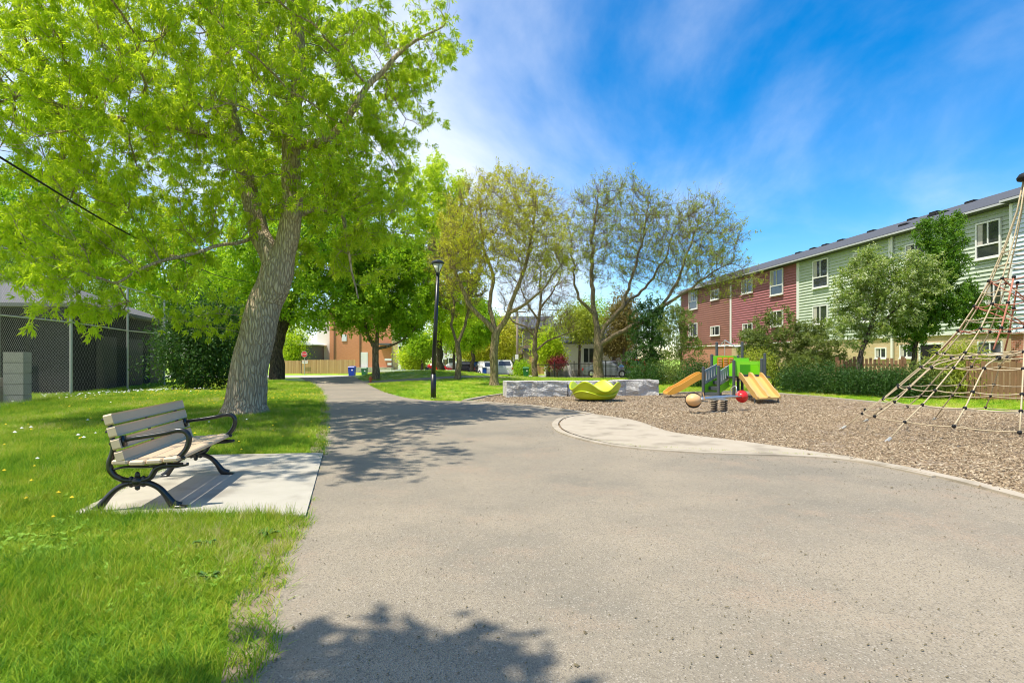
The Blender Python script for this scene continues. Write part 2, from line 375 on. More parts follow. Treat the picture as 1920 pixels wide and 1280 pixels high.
def tag(o, label=None, cat=None, group=None, kind=None):
    for k, v in (('label', label), ('category', cat), ('group', group), ('kind', kind)):
        if v: o[k] = v
    return o
def thing(name, label, cat, loc=(0, 0, 0), rz=0, group=None):
    o = bpy.data.objects.new(name, None); COL.objects.link(o); o.empty_display_size = .2
    o.location = loc; o.rotation_euler = (0, 0, rz)
    return tag(o, label, cat, group)
def struct(o): o['kind'] = 'structure'; return o
def copy_tree(o, parent=None):
    c = o.copy(); COL.objects.link(c)
    if parent: c.parent = parent
    for ch in [x for x in COL.objects if x.parent is o]: copy_tree(ch, c)
    return c
def crom(pts, n=8, closed=False):
    pts = [Vector(p) for p in pts]; m = len(pts); res = []
    for i in range(m if closed else m - 1):
        if closed: a, b, c, d = pts[i - 1], pts[i], pts[(i + 1) % m], pts[(i + 2) % m]
        else: a, b, c, d = pts[max(i - 1, 0)], pts[i], pts[i + 1], pts[min(i + 2, m - 1)]
        for k in range(n):
            t = k / n
            res.append(.5 * ((2 * b) + (c - a) * t + (2 * a - 5 * b + 4 * c - d) * t * t + (3 * b - a - 3 * c + d) * t ** 3))
    if not closed: res.append(pts[-1])
    return res
def sheet(name, poly, m, dz, spacing=1.5, flat=None):
    """filled outline draped on the terrain"""
    poly = [Vector((p[0], p[1])) for p in poly]
    xs = [p.x for p in poly]; ys = [p.y for p in poly]
    vs = list(poly); n = len(poly)
    gx = np.arange(min(xs) + spacing / 2, max(xs), spacing); gy = np.arange(min(ys) + spacing / 2, max(ys), spacing)
    for x in gx:
        for y in gy: vs.append(Vector((float(x), float(y))))
    v2, e, f, *_ = geometry.delaunay_2d_cdt(vs, [], [list(range(n))], 1, 1e-4)
    b = MB(); b.v = [(p.x, p.y, (terr(p.x, p.y) if flat is None else flat) + dz) for p in v2]; b.f = [tuple(q) for q in f]
    o = b.build(name, m)
    me = o.data
    if sum(p.normal.z for p in me.polygons) < 0: me.flip_normals()
    return o
def ribbon(name, pts, w, z0, z1, m, side=0):
    """kerb: a solid strip along a line"""
    pts = [Vector((p[0], p[1], 0)) for p in pts]; L, Rr = [], []
    for i, p in enumerate(pts):
        d = (pts[min(i + 1, len(pts) - 1)] - pts[max(i - 1, 0)]).normalized(); nrm = Vector((-d.y, d.x, 0))
        L.append(p + nrm * w * (.5 + side)); Rr.append(p - nrm * w * (.5 - side))
    b = MB()
    for a, c in zip(L, Rr):
        t = terr(a.x, a.y); b.v += [(a.x, a.y, t + z0), (a.x, a.y, t + z1), (c.x, c.y, t + z1), (c.x, c.y, t + z0)]
    for i in range(len(pts) - 1):
        o = i * 4
        for k in range(3): b.f.append((o + k, o + k + 1, o + k + 5, o + k + 4))
    b.f.append((0, 1, 2, 3)); o = (len(pts) - 1) * 4; b.f.append((o + 3, o + 2, o + 1, o))
    return b.build(name, m)

def np_mesh(name, V, quads, m, parent=None, tint=None, tris=None):
    me = bpy.data.meshes.new(name)
    k = quads.shape[1]; nf = len(quads)
    me.vertices.add(len(V)); me.vertices.foreach_set('co', V.astype(np.float32).ravel())
    me.loops.add(nf * k); me.loops.foreach_set('vertex_index', quads.astype(np.int32).ravel())
    me.polygons.add(nf); me.polygons.foreach_set('loop_start', np.arange(0, nf * k, k, dtype=np.int32))
    if tint is not None:
        a = me.attributes.new('tint', 'FLOAT', 'FACE'); a.data.foreach_set('value', tint.astype(np.float32))
    me.update(calc_edges=True)
    me.materials.append(MT[m] if isinstance(m, str) else m)
    o = bpy.data.objects.new(name, me); COL.objects.link(o)
    if parent: o.parent = parent
    return o
def unit(a): return a / np.maximum(np.linalg.norm(a, axis=1, keepdims=True), 1e-9)
def leaf_quads(base, direc, length, width, g, tint, name, m, parent):
    """one folded diamond leaf per row"""
    n = len(base); d = unit(direc)
    s = unit(np.cross(d, unit(g.normal(size=(n, 3))))); up = np.cross(s, d)
    L = length[:, None]; w = width[:, None]
    mid = base + d * L * .45
    V = np.empty((n, 4, 3))
    V[:, 0] = base; V[:, 1] = mid + s * w * .5 + up * w * .18; V[:, 2] = base + d * L - np.array([0, 0, 1]) * L * .12; V[:, 3] = mid - s * w * .5 + up * w * .18
    q = np.arange(n * 4).reshape(n, 4)
    return np_mesh(name, V.reshape(-1, 3), q, m, parent, tint)

# ---------------------------------------------------------------- trees
def grow(skel, par, attr, step, infl, kill, iters, g):
    """space colonisation: limbs reach for the points of the crown"""
    P = [np.array(p, float) for p in skel]; PA = list(par)
    A = np.array(attr); near = np.full(len(A), 1e9); ni = np.zeros(len(A), int)
    new = list(range(len(P)))
    for it in range(iters):
        if len(A) == 0: break
        Q = np.array([P[i] for i in new])
        if len(Q):
            d = np.linalg.norm(A[:, None] - Q[None], axis=2); j = d.argmin(1); dm = d[np.arange(len(A)), j]
            up = dm < near; near[up] = dm[up]; ni[up] = np.array(new)[j[up]]
        keep = near > kill; A, near, ni = A[keep], near[keep], ni[keep]
        ok = near < infl
        if not ok.any():
            if len(A) == 0: break
            ok = near <= near.min() + step
        src, inv = np.unique(ni[ok], return_inverse=True)
        dirs = np.zeros((len(src), 3)); PP = np.array([P[i] for i in src])
        np.add.at(dirs, inv, unit(A[ok] - PP[inv]))
        dirs = unit(unit(dirs) + g.normal(size=dirs.shape) * .16)
        new = []
        for k, i in enumerate(src):
            P.append(PP[k] + dirs[k] * step); PA.append(int(i)); new.append(len(P) - 1)
        if len(P) > 9000: break
    return np.array(P), np.array(PA)
def radii(P, PA, tip, expo, fixed):
    n = len(P); acc = np.zeros(n); r = np.zeros(n); kids = [[] for _ in range(n)]
    for i in range(n - 1, -1, -1):
        r[i] = max(acc[i] ** (1 / expo) if acc[i] > 0 else tip, fixed.get(i, 0))
        if PA[i] >= 0: acc[PA[i]] += r[i] ** expo; kids[PA[i]].append(i)
    return r, kids
def limb_mesh(P, PA, r, kids, base, nside=None):
    b = MB(); starts = [(0, -1)]
    while starts:
        i, frm = starts.pop(); chain = [] if frm < 0 else [frm]; c = i
        while True:
            chain.append(c); ks = kids[c]
            if not ks: break
            ks = sorted(ks, key=lambda k: -r[k])
            for k in ks[1:]: starts.append((k, c))
            c = ks[0]
        if len(chain) < 2: continue
        rr = [r[k] for k in chain]
        if frm >= 0: rr[0] = min(r[frm], r[chain[1]] * 1.25)
        rm = max(rr); n = 3 if rm < .02 else 5 if rm < .07 else 8 if rm < .2 else 14
        pts = [P[k] - base for k in chain]
        if len(pts) > 2 and rm > .05: pts, rr = dens(pts, rr)
        b.tube([Vector(p) for p in pts], rr, n, cap=False)
    return b
def dens(pts, rr):
    p = crom([tuple(x) for x in pts], 3); q = []
    for i in range(len(rr) - 1):
        for k in range(3): q.append(rr[i] + (rr[i + 1] - rr[i]) * k / 3)
    q.append(rr[-1]); return [np.array(x) for x in p], q
def in_ellipsoids(ells, n, g, power=2.4):
    vol = np.array([e[1][0] * e[1][1] * e[1][2] * (e[2] if len(e) > 2 else 1) for e in ells]); pk = g.choice(len(ells), n, p=vol / vol.sum())
    u = unit(g.normal(size=(n, 3))) * (g.random((n, 1)) ** (1 / power))
    c = np.array([e[0] for e in ells], float)[pk]; rr = np.array([e[1] for e in ells], float)[pk]
    return c + u * rr
def tree(name, label, base, limbs, ells, leaf, bark, nattr=900, step=.4, tip=.012, expo=2.25, leaves=20000, llen=.14, lwid=.05, per=10, spread=.22, droop=.5,
         twig_r=.03, seed=1, r0=None, group=None, bare=0., cat='tree', hang=0., thin=None, minz=None, twigs=0, twlen=.6, twr=.009, tight=.45):
    """limbs: list of (points, radii); the first starts at the ground, later ones start on an earlier point"""
    g = np.random.default_rng(seed); base = np.array(base, float)
    skel, par, fixed = [], [], {}
    for li, (pts, rr) in enumerate(limbs):
        for k, p in enumerate(pts):
            p = np.array(p, float)
            if li > 0 and k == 0:
                prev = int(np.argmin([np.linalg.norm(q - p) for q in skel])); continue
            a = prev if skel else -1
            q0 = skel[a] if a >= 0 else p
            L = np.linalg.norm(p - q0); m = max(1, int(round(L / max(step, .45)))); ra = fixed.get(a, rr[k]) if k else rr[0]
            if li > 0 and k == 1: ra = rr[0]
            for s_ in range(1, m + 1):
                t = s_ / m; skel.append(q0 + (p - q0) * t + (g.normal(size=3) * .02 * L if 0 < t < 1 else 0)); par.append(a); a = len(skel) - 1
                fixed[a] = ra + (rr[k] - ra) * t
            prev = a
    n0 = len(skel)
    at = in_ellipsoids(ells, nattr, g)
    if minz is not None: at = at[at[:, 2] > minz]
    P, PA = grow(skel, par, at, step, step * 9, step * 1.6, 90, g)
    r, kids = radii(P, PA, tip, expo, fixed)
    for i in range(n0, len(P)): r[i] = min(r[i], r[PA[i]] * .97)
    t = thing(name, label, cat, tuple(base), group=group)
    lm = limb_mesh(P, PA, r, kids, base)
    TWP = None
    if twigs:      # fine outer shoots
        fine = np.array([i for i in range(n0, len(P)) if r[i] < tip * 3.2]); ctr_ = P[fine].mean(0); ctr_[2] = base[2] + 2.5
        pk = fine[g.integers(0, len(fine), twigs)]; p0 = P[pk]; f_ = g.random((twigs, 1)); p0 = p0 * f_ + P[PA[pk]] * (1 - f_)
        dr = unit(unit(P[pk] - P[PA[pk]]) * .7 + unit(P[pk] - ctr_) * .55 + np.array([0, 0, .25]) + g.normal(size=(twigs, 3)) * .45)
        L_ = twlen * g.uniform(.45, 1.3, (twigs, 1)); kn = g.normal(size=(twigs, 3)) * .10 * L_
        p1 = p0 + dr * L_ * .5 + kn; p2 = p0 + dr * L_ + g.normal(size=(twigs, 3)) * .12 * L_
        for a_, b_, c_ in zip(p0 - base, p1 - base, p2 - base): lm.tube([Vector(a_), Vector(b_), Vector(c_)], [twr, twr * .8, twr * .5], 3, cap=False)
        TWP = (p1, p2)
    lm.build('trunk', bark, t, smooth=True)
    if leaves:
        tips = np.array([i for i in range(n0, len(P)) if r[i] < twig_r])
        if len(tips) == 0: tips = np.arange(n0, len(P))
        nc = leaves // per; pk = tips[g.integers(0, len(tips), nc)]
        if bare:   # some twigs stay bare
            keepv = g.random(len(P)) > bare; pk = pk[keepv[pk]]; nc = len(pk)
        if thin: pk = pk[g.random(nc) < thin(P[pk])]; nc = len(pk)
        par_v = P[PA[pk]]; f = g.random((nc, 1))
        cc = P[pk] * f + par_v * (1 - f) + g.normal(size=(nc, 3)) * spread; cc[:, 2] -= hang * g.random(nc)
        if TWP is not None:
            j_ = g.integers(0, twigs, nc); f_ = g.random((nc, 1)); cc = TWP[0][j_] * (1 - f_) + TWP[1][j_] * f_ + g.normal(size=(nc, 3)) * spread * .4
            if bare:
                hot = np.sin(cc @ np.array([.9, .7, 1.1]) * 1.3 + seed) + np.sin(cc @ np.array([-.6, 1.2, .8]) * 1.9); cc = cc[hot > -1.1 + bare * 2.2 - 1.2 * g.random(nc)]; nc = len(cc)
        ctr = np.repeat(cc, per, 0); n = len(ctr)
        cdir = np.repeat(g.normal(size=(nc, 3)) * .5 + np.array([0, 0, -droop]), per, 0)
        d = unit(g.normal(size=(n, 3))) + cdir
        bs = ctr + g.normal(size=(n, 3)) * llen * tight
        ct = np.repeat(g.random(nc), per)
        tint = np.clip(.55 * ct + .45 * g.random(n), 0, 1)
        leaf_quads(bs - base, d, llen * g.uniform(.6, 1.25, n), lwid * g.uniform(.7, 1.25, n), g, tint, 'crown', leaf, t)
    return t
def bush(name, label, base, ells, leaf, n=9000, llen=.1, lwid=.05, per=12, clump=.18, seed=1, stems=5, bark='bark4', group=None, cat='shrub', droop=.2, stem_r=.025, power=3.2, trunk=None):
    g = np.random.default_rng(seed); base = np.array(base, float)
    nc = n // per; cc = in_ellipsoids(ells, nc, g, power)
    cc += g.normal(size=cc.shape) * clump * .7
    ph = g.uniform(0, 6.28, 6); fq = g.uniform(1.2, 3.2, (6, 3))
    mm = np.mean([e[0] for e in ells], axis=0); rel = cc - mm
    wob = sum(np.sin(rel @ fq[q] * 1.6 / max(.8, clump * 5) + ph[q]) for q in range(6)) / 6
    cc = mm + rel * (1 + .30 * wob)[:, None]
    keep = cc[:, 2] > base[2] + .05; cc = cc[keep]; nc = len(cc)
    ctr = np.repeat(cc, per, 0); m = len(ctr)
    mid = np.mean([e[0] for e in ells], axis=0)
    d = unit(g.normal(size=(m, 3))) + unit(ctr - mid) * .5 + np.array([0, 0, -droop])
    bs = ctr + g.normal(size=(m, 3)) * clump
    t = thing(name, label, cat, tuple(base), group=group)
    tint = np.clip(.55 * np.repeat(g.random(nc), per) + .45 * g.random(m), 0, 1)
    leaf_quads(bs - base, d, llen * g.uniform(.6, 1.3, m), lwid * g.uniform(.7, 1.25, m), g, tint, 'crown', leaf, t)
    b = MB()
    if trunk: b.tube(crom([Vector(p) - Vector(base) for p in trunk[0]], 4), np.interp(np.linspace(0, 1, (len(trunk[0]) - 1) * 4 + 1), np.linspace(0, 1, len(trunk[1])), trunk[1]).tolist(), 8)
    for k in range(stems):
        e = cc[g.integers(0, nc)] - base
        s = np.array([*(g.normal(size=2) * .08), 0]) if not trunk else np.array(trunk[0][-1]) - base
        m_ = (s + e) / 2 + np.array([0, 0, .15]) + g.normal(size=3) * .1
        b.tube(crom([tuple(s), tuple(m_), tuple(e)], 3), [stem_r * (1 - .12 * q) for q in range(7)], 5)
    b.build('trunk' if cat == 'tree' else 'stem', bark, t, smooth=True)
    return t

# ---------------------------------------------------------------- ground
def lawn():
    def axis(lo, hi, segs):
        out = [lo]
        for to, st in segs:
            while out[-1] < to - 1e-6: out.append(min(out[-1] + st, to))
        return out
    xs = axis(-900, 900, [(-60, 60), (-30, 2), (20, .8), (60, 3), (900, 60)]); ys = axis(-120, 1500, [(-20, 20), (-4, 2), (50, .8), (70, 2), (120, 10), (1500, 115)])
    b = MB(); b.v = [(x, y, terr(x, y)) for y in ys for x in xs]; n = len(xs)
    b.f = [(j * n + i, j * n + i + 1, (j + 1) * n + i + 1, (j + 1) * n + i) for j in range(len(ys) - 1) for i in range(n - 1)]
    o = b.build('lawn', 'lawn', smooth=True)
    if o.data.polygons[0].normal.z < 0: o.data.flip_normals()
    return struct(o)
lawn()
left_edge = crom([(.7,-4,0),(-.4,0,0),(-1.16,2.58,0),(-1.6,4.15,0),(-1.87,5.27,0),(-2.3,6.7,0),(-2.87,8.75,0),(-3.97,12.3,0),(-5.2,16.2,0),(-6.65,20.3,0),(-9.8,29,0),(-13.5,37.3,0),(-17,46,0),(-18,52,0)], 6)
g_ = np.random.default_rng(3)
left_edge = [p + Vector((float(g_.normal()) * .025, float(g_.normal()) * .02, 0)) for p in left_edge]
far_right = crom([(-13.2,52,0),(-12.8,46,0),(-11.3,40.5,0),(-8.3,33,0),(-5.7,25.6,0),(-4,21.6,0),(-2.75,20.0,0),(-1.68,19.7,0),(.65,17.55,0),(1.68,15.75,0),(2.06,15.0,0)], 5)
apron_out = crom([(2.06,15.0,0),(1.55,14.45,0),(1.2,13.7,0),(1.0,12.5,0),(1.05,11.27,0),(1.48,10,0),(2.06,9.3,0),(3.03,8.85,0),(4.2,8.6,0),(4.85,8.2,0),(5.12,7.5,0),(5.25,6.75,0),(5.27,5.9,0)], 6)
struct(sheet('asphalt_path', left_edge + far_right[:-1] + apron_out + [Vector((5.3,4,0)), Vector((5.6,0,0)), Vector((6,-4,0))], 'asphalt', .012, 1.2))
struct(sheet('branch_path', crom([(-8.9,32.2,0),(-6.5,34.2,0),(-3.5,36.6,0),(1,40.5,0)], 5) + crom([(1.2,41.2,0),(-3.6,37.7,0),(-6.8,35.6,0),(-9.6,34.6,0)], 5), 'asphalt', .02, 1.2))
back_kerb = crom([(5.9,23.1,0),(8,24.6,0),(10.2,24.6,0),(11.2,22.6,0),(11.7,19.8,0),(12.06,17.6,0),(12.6,16.1,0),(13.3,14.9,0),(14.8,13.4,0),(17,12,0)], 5)
mul = [Vector((-1.6,20.1,0)), Vector((.65,17.62,0)), Vector((1.7,15.85,0)), Vector((2.1,15.05,0))] + [p.copy() for p in apron_out[1:]] + [Vector((5.5,4,0)), Vector((17,4,0))] + list(reversed(back_kerb)) + [Vector((5.8,23,0)), Vector((-.4,23,0)), Vector((-.9,22.2,0))]
MULCH = mul
struct(sheet('mulch_bed', mul, 'mulch', .006, .8))
inner = crom([(2.1,15.0,0),(2.85,13.4,0),(3.13,11.27,0),(4.0,10.0,0),(4.98,8.35,0)], 6)
apo = [p + (Vector((2.6, 11.5, 0)) - p).normalized() * .05 for p in apron_out[1:60]]
apo = [p for p in apo if p.y > 8.2]
struct(sheet('concrete_apron', apo + list(reversed(inner)), 'apron', .030, .5))
struct(ribbon('kerb', apron_out[:-8], .13, -.05, .034, 'apron', side=-.5))
struct(ribbon('kerb', [(-1.68,19.75),(.65,17.6),(1.68,15.8),(2.04,15.05)], .16, -.05, .04, 'apron', side=0))
struct(ribbon('kerb', crom([(4.86,8.2,0),(5.13,7.5,0),(5.27,6.75,0),(5.3,5.9,0),(5.33,4,0),(5.6,0,0)], 5), .17, -.05, .04, 'apron', side=0))
struct(ribbon('kerb', back_kerb, .16, -.05, .07, 'apron'))
struct(ribbon('kerb', [(-1.62,19.8),(-.95,22.0),(-.4,23.4)], .16, -.05, .06, 'apron'))
sl = MB(); q = [(-2.87,8.75),(-4.75,8.55),(-4.05,5.27),(-1.88,5.25)]
sl.v = [(x, y, .03) for x, y in q] + [(x, y, -.1) for x, y in q]
sl.f = [(0,1,2,3),(7,6,5,4),(0,4,5,1),(1,5,6,2),(2,6,7,3),(3,7,4,0)]
struct(sl.build('concrete_slab', 'concrete'))
# dusty strip along the worn edge of the path
strip = []; a = left_edge[8:70]
for i, p in enumerate(a): strip.append(p + Vector((.05, 0, 0)))
for i, p in reversed(list(enumerate(a))): strip.append(p - Vector((.10 + .14 * abs(math.sin(i * .9 + math.sin(i * .37) * 3)), 0, 0)))
struct(sheet('bare_earth_strip', strip, 'dirt', .006, 2.5))
struct(sheet('bare_earth_ring', [(-6.5 + (1.0 + .16 * math.sin(3 * t + 1) + .1 * math.sin(7 * t)) * math.cos(t) * .98, 14.3 + (.85 + .14 * math.sin(2 * t)) * math.sin(t)) for t in [k * math.pi / 15 for k in range(30)]], 'dirt', .012, .3))
# lane and street behind the park
def flat_road(name, x0, x1, y0, y1, m, dz):
    b = MB(); xs = np.linspace(x0, x1, 40); ys = np.linspace(y0, y1, 6)
    b.v = [(float(x), float(y), terr(x, y) + dz) for y in ys for x in xs]
    b.f = [(j * 40 + i, j * 40 + i + 1, (j + 1) * 40 + i + 1, (j + 1) * 40 + i) for j in range(5) for i in range(39)]
    o = b.build(name, m)
    if o.data.polygons[0].normal.z < 0: o.data.flip_normals()
    return struct(o)
flat_road('street', -90, 60, 60, 68.5, 'street', .03)
flat_road('pavement', -90, 60, 57.5, 59.6, 'concrete', .06)
flat_road('lane', -60, -13, 50.5, 57.4, 'street', .035)
flat_road('driveway', 6.5, 12.5, 44.6, 57.4, 'street', .04)

# ---------------------------------------------------------------- row of townhouses on the right
BD = Vector((-.127, 1, 0)).normalized(); BN = Vector((-BD.y, BD.x, 0))      # along the row (away), outward towards the park
B0 = Vector((22, 25.3, 0)); BROT = math.atan2(BD.y, BD.x)
EAVE, SID = 8.2, 2.72
MT['gutter'] = mat('gutter_paint', (.42, .43, .44), None, rough=.5)
def wallY(x): return 25.2 / ((x - 960) / FOC + .127)
def wall_pt(x, y):
    Y = wallY(x); p = W(x, y, Y); return (Vector((p.x, p.y, 0)) - B0).dot(BD), p.z
def wt(x): return wall_pt(x, 600)[0]
def window(parent, t0, t1, z0, z1, style, s0, wallx=0.0):
    """local frame: x along the row, y outward"""
    f = MB(); w = .075; y0, y1 = wallx - .02, wallx + .055
    f.box((t0 - w, y0, z0 - w), (t1 + w, y1, z0)); f.box((t0 - w, y0, z1), (t1 + w, y1, z1 + w))
    f.box((t0 - w, y0, z0), (t0, y1, z1)); f.box((t1, y0, z0), (t1 + w, y1, z1))
    zm = z0
    if style == 'tall':
        zm = z0 + (z1 - z0) * .36; f.box((t0, y0, zm - .035), (t1, y1 - .01, zm + .035))
    tm = (t0 + t1) / 2; f.box((tm - .03, y0, zm), (tm + .03, y1 - .01, z1))
    fo = f.build('window', 'trim', parent)
    si = MB().box((t0 - w - .03, wallx, z0 - w - .06), (t1 + w + .03, wallx + .10, z0 - w - .004)); si.build('sill', 'trim', fo)
    panes = [(t0, tm - .03, zm, z1), (tm + .03, t1, zm, z1)] + ([(t0, t1, z0, zm - .035)] if style == 'tall' else [])
    for a, b, c, d in panes: MB().box((a, wallx + .005, c), (b, wallx + .012, d)).build('pane', 'glass', fo)
    if style != 'bare':
        wd = (t1 - t0) * .22
        MB().box((t1 - .03 - wd, wallx + .0125, zm + .03), (t1 - .02, wallx + .014, z1 - .02)).build('curtain', 'curtain', fo)
def townhouse(label, x0, x1, sid, base, wins, vents, sidebase=SID, proud=0.0, door=None, pipe=None, extend=0):
    t0, t1 = wt(x0), wt(x1)          # x0 is the near (right) end
    t0 -= extend
    o = B0 + BD * t0
    r = thing('townhouse', label, 'house', (o.x, o.y, 0), BROT, group='row of townhouses beyond the playground')
    L = t1 - t0 - .004; y = proud
    # lapped siding: each course leans out towards its lower edge
    b = MB(); n = int((EAVE - sidebase) / .19); h = (EAVE - sidebase) / n
    for k in range(n):
        z = sidebase + k * h
        i = len(b.v); b.v += [(0, y + .06, z), (L, y + .06, z), (L, y, z + h), (0, y, z + h), (0, y, z), (L, y, z)]
        b.f += [(i, i + 1, i + 2, i + 3), (i, i + 4, i + 5, i + 1)]
    b.box((0, y - 9, sidebase), (L, y - .002, EAVE)); sd = b.build('siding', sid, r)
    MB().box((0, y - 8.9, -.6), (L, y - .03, sidebase - .09)).build('wall', base, r)
    MB().box((0, y - .03, sidebase - .085), (L, y + .07, sidebase - .005)).build('trim', 'trim', r)
    for tx in (.06, L - .06): MB().box((tx - .06, y - .01, sidebase), (tx + .06, y + .085, EAVE - .02)).build('corner_trim', 'trim', r)
    # roof
    prof = [(y + .5, EAVE), (y + .5, EAVE + .16), (y - 4.7, EAVE + 2.1), (y - 9.9, EAVE + .16), (y - 9.9, EAVE)]
    rb = MB(); M = Matrix(((0, 1, 0, 0), (1, 0, 0, 0), (0, 0, 1, 0), (0, 0, 0, 1)))
    rb.prism(prof, 0, L, M); rf = rb.build('roof', 'shingle', r)
    MB().bar((0, y + .54, EAVE + .06), (L, y + .54, EAVE + .06), .07, .09).build('gutter', 'gutter', r)
    sl_ = (2.1 - .16) / 5.2
    for vx, fr in vents:
        t = wt(vx) - t0
        if 0 < t < L:
            yy = y + .5 - 5.2 * fr; zz = EAVE + .16 + 5.2 * fr * sl_
            MB().box((t - .3, yy - .2, zz - .1), (t + .3, yy + .2, zz + .06)).build('roof_vent', 'black', rf, bevel=.03)
    for (xa, xb, ya, yb, st) in wins:     # photo pixels: left, right, top, bottom
        ta, zb = wall_pt(xb, yb); tb, _ = wall_pt(xa, yb); zt = wall_pt((xa + xb) / 2, ya)[1]; zb = wall_pt((xa + xb) / 2, yb)[1]
        window(r, ta - t0 + .08, tb - t0 - .08, zb + .08, zt - .08, st, t0, y + (.078 if zb > sidebase - .4 else -.03))
    if door:
        xa, xb, ya, yb = door; ta = wall_pt(xb, yb)[0] - t0; tb = wall_pt(xa, yb)[0] - t0; zt = wall_pt((xa + xb) / 2, ya)[1]; zb = wall_pt((xa + xb) / 2, yb)[1]
        d = MB().box((ta, y - .06, zb), (tb, y + .01, zt)).build('door', 'darkwall', r)
        fr = MB().box((ta - .1, y - .03, zb), (ta, y + .04, zt + .1)).box((tb, y - .03, zb), (tb + .1, y + .04, zt + .1)).box((ta, y - .03, zt), (tb, y + .04, zt + .1)); fr.build('frame', 'trim', d)
        MB().box((ta + .25, y + .011, zb + .9), (ta + .75, y + .018, zt - .2)).build('pane', 'glass', d)
    if pipe is not None:
        t = wt(pipe) - t0; MB().box((t - .05, y + .085, 0), (t + .05, y + .18, EAVE)).build('downpipe', 'trim', r)
    return r
V = [(1406,.92),(1430,.92),(1450,.92),(1476,.92),(1525,.93),(1592,.93),(1629,.93),(1689,.93),(1789,.93),(1886,.93),(1672,.6),(1688,.6),(1642,.45)]
townhouse('brown sided townhouse with red brick base at the far left end of the row', 1371, 1277, 's_brown', 'b_red',
    [(1293,1309,538,580,'tall'),(1334,1350,543,562,'slide'),(1293,1309,606,631,'slide'),(1333.5,1351,611,629,'slide')], V)
townhouse('crimson red sided townhouse between the brown one and the green ones', 1497, 1371, 's_red', 'b_tan',
    [(1392,1413,523,550,'slide'),(1446,1470,505,553,'tall'),(1447,1470,582,612,'slide'),(1394,1413,606,630,'slide')], V)
townhouse('pale green sided townhouse next to the red one, tan brick ground floor', 1671, 1497, 's_green', 'b_tan',
    [(1526,1555,486,539,'tall'),(1526,1554.5,572,608,'slide'),(1602,1634,472,520,'tall'),(1603,1634,566,604,'slide'),(1530,1551,656,686,'slide'),(1640,1662,651,672,'slide')], V)
townhouse('green sided townhouse with a white downpipe, between the blue unit and the other green unit', 1907, 1671.5, 's_green', 'b_tan',
    [(1832,1880,414,484,'tall'),(1700,1738,455,506,'tall'),(1850,1884,528,584,'slide'),(1832,1880,639,665,'bare'),(1686,1714,646,671,'slide')], V, door=(1726,1766,646,692), pipe=1676)
townhouse('pale blue sided townhouse cut off by the right edge, red brick base', 1995, 1907.6, 's_blue', 'b_red', [], V, sidebase=2.62, proud=.35, extend=6)

# ---------------------------------------------------------------- far houses
def house(label, c, w, d, h, wallm, roofm, wins=(), roof='gable', rz=0, base=-.5, rh=1.8, doors=(), extras=None):
    r = thing('house', label, 'house', (c[0], c[1], base), rz)
    MB().box((-w / 2, 0, 0), (w / 2, d, h)).build('wall', wallm, r)
    b = MB()
    if roof == 'gable': b.prism([(-w / 2 - .4, h), (w / 2 + .4, h), (w / 2 + .4, h + .15), (0, h + rh), (-w / 2 - .4, h + .15)], -.4, d + .4)
    elif roof == 'side':
        M = Matrix(((0, 1, 0, 0), (1, 0, 0, 0), (0, 0, 1, 0), (0, 0, 0, 1)))
        b.prism([(-.5, h), (-.5, h + .15), (d / 2, h + rh), (d + .5, h + .15), (d + .5, h)], -w / 2 - .3, w / 2 + .3, M)
    else: b.box((-w / 2 - .2, -.2, h), (w / 2 + .2, d + .2, h + .35))
    b.build('roof', roofm, r)
    for x, z, ww, hh in wins:
        f = MB().box((x - ww / 2 - .1, -.06, z - .1), (x + ww / 2 + .1, .0, z + hh + .1)).build('window', 'trim', r)
        MB().box((x - ww / 2, -.075, z), (x - .04, -.061, z + hh)).build('pane', 'glass', f); MB().box((x + .04, -.075, z), (x + ww / 2, -.061, z + hh)).build('pane', 'glass', f)
    for x, z, ww, hh, m in doors:
        dd = MB().box((x - ww / 2 - .1, -.05, z), (x + ww / 2 + .1, 0, z + hh + .1)).build('door', 'trim', r)
        MB().box((x - ww / 2, -.07, z), (x + ww / 2, -.051, z + hh)).build('panel', m, dd)
    if extras: extras(r)
    return r
YH = 85; k = FOC / YH
def hx(px): return (px - 960) / k
def orange_extra(r):
    ox = r.location.x
    for px in (627, 675): MB().box((hx(px) - ox - .08, -.14, .6), (hx(px) - ox + .08, -.02, 9)).build('downpipe', 'dwood', r)
    MB().box((hx(641) - ox, -.1, 4.6), (hx(650) - ox, -.01, 5.6)).build('vent', 'trim', r)
    MB().box((hx(712) - ox, -1.6, 4.0), (hx(735) - ox, -.01, 4.25)).build('awning', 'lshingle', r)
    MB().box((hx(671) - ox, -1.2, -.3), (hx(740) - ox, -.02, .75)).build('foundation', 'concrete', r)
house('orange brick house with a white side door beyond the wooden fence', (hx(677), YH), 9.3, 10, 9.6, 'b_orange', 'shingle',
      [(hx(682) - hx(677), 6.2, 1.0, .6)], 'gable', doors=[(hx(683) - hx(677), .76, .85, 2.1, 'white')], extras=orange_extra)
house('tall cream rendered wall of a house left of the orange brick house', (hx(605), YH + 1), 2.3, 9, 8.8, 'cream', 'shingle', [], 'flat')
house('low grey garage with a sloping roof behind the wooden fence', (hx(569), 80), 5.4, 6, 3.9, 'lshingle', 'white', [(-1, 1.6, 1, .9)], 'gable', rh=1.0)
house('narrow yellow brick strip of house right of the orange brick house', (hx(741.5), YH - .3), 1.0, 8, 7.2, 'b_tan', 'shingle', [], 'flat')
house('white bay with a large dark window beside the street name sign', (hx(757), YH - 1), 1.35, 6, 4.7, 'white', 'trim', [(0, 2.6, 1.0, 1.2)], 'flat')
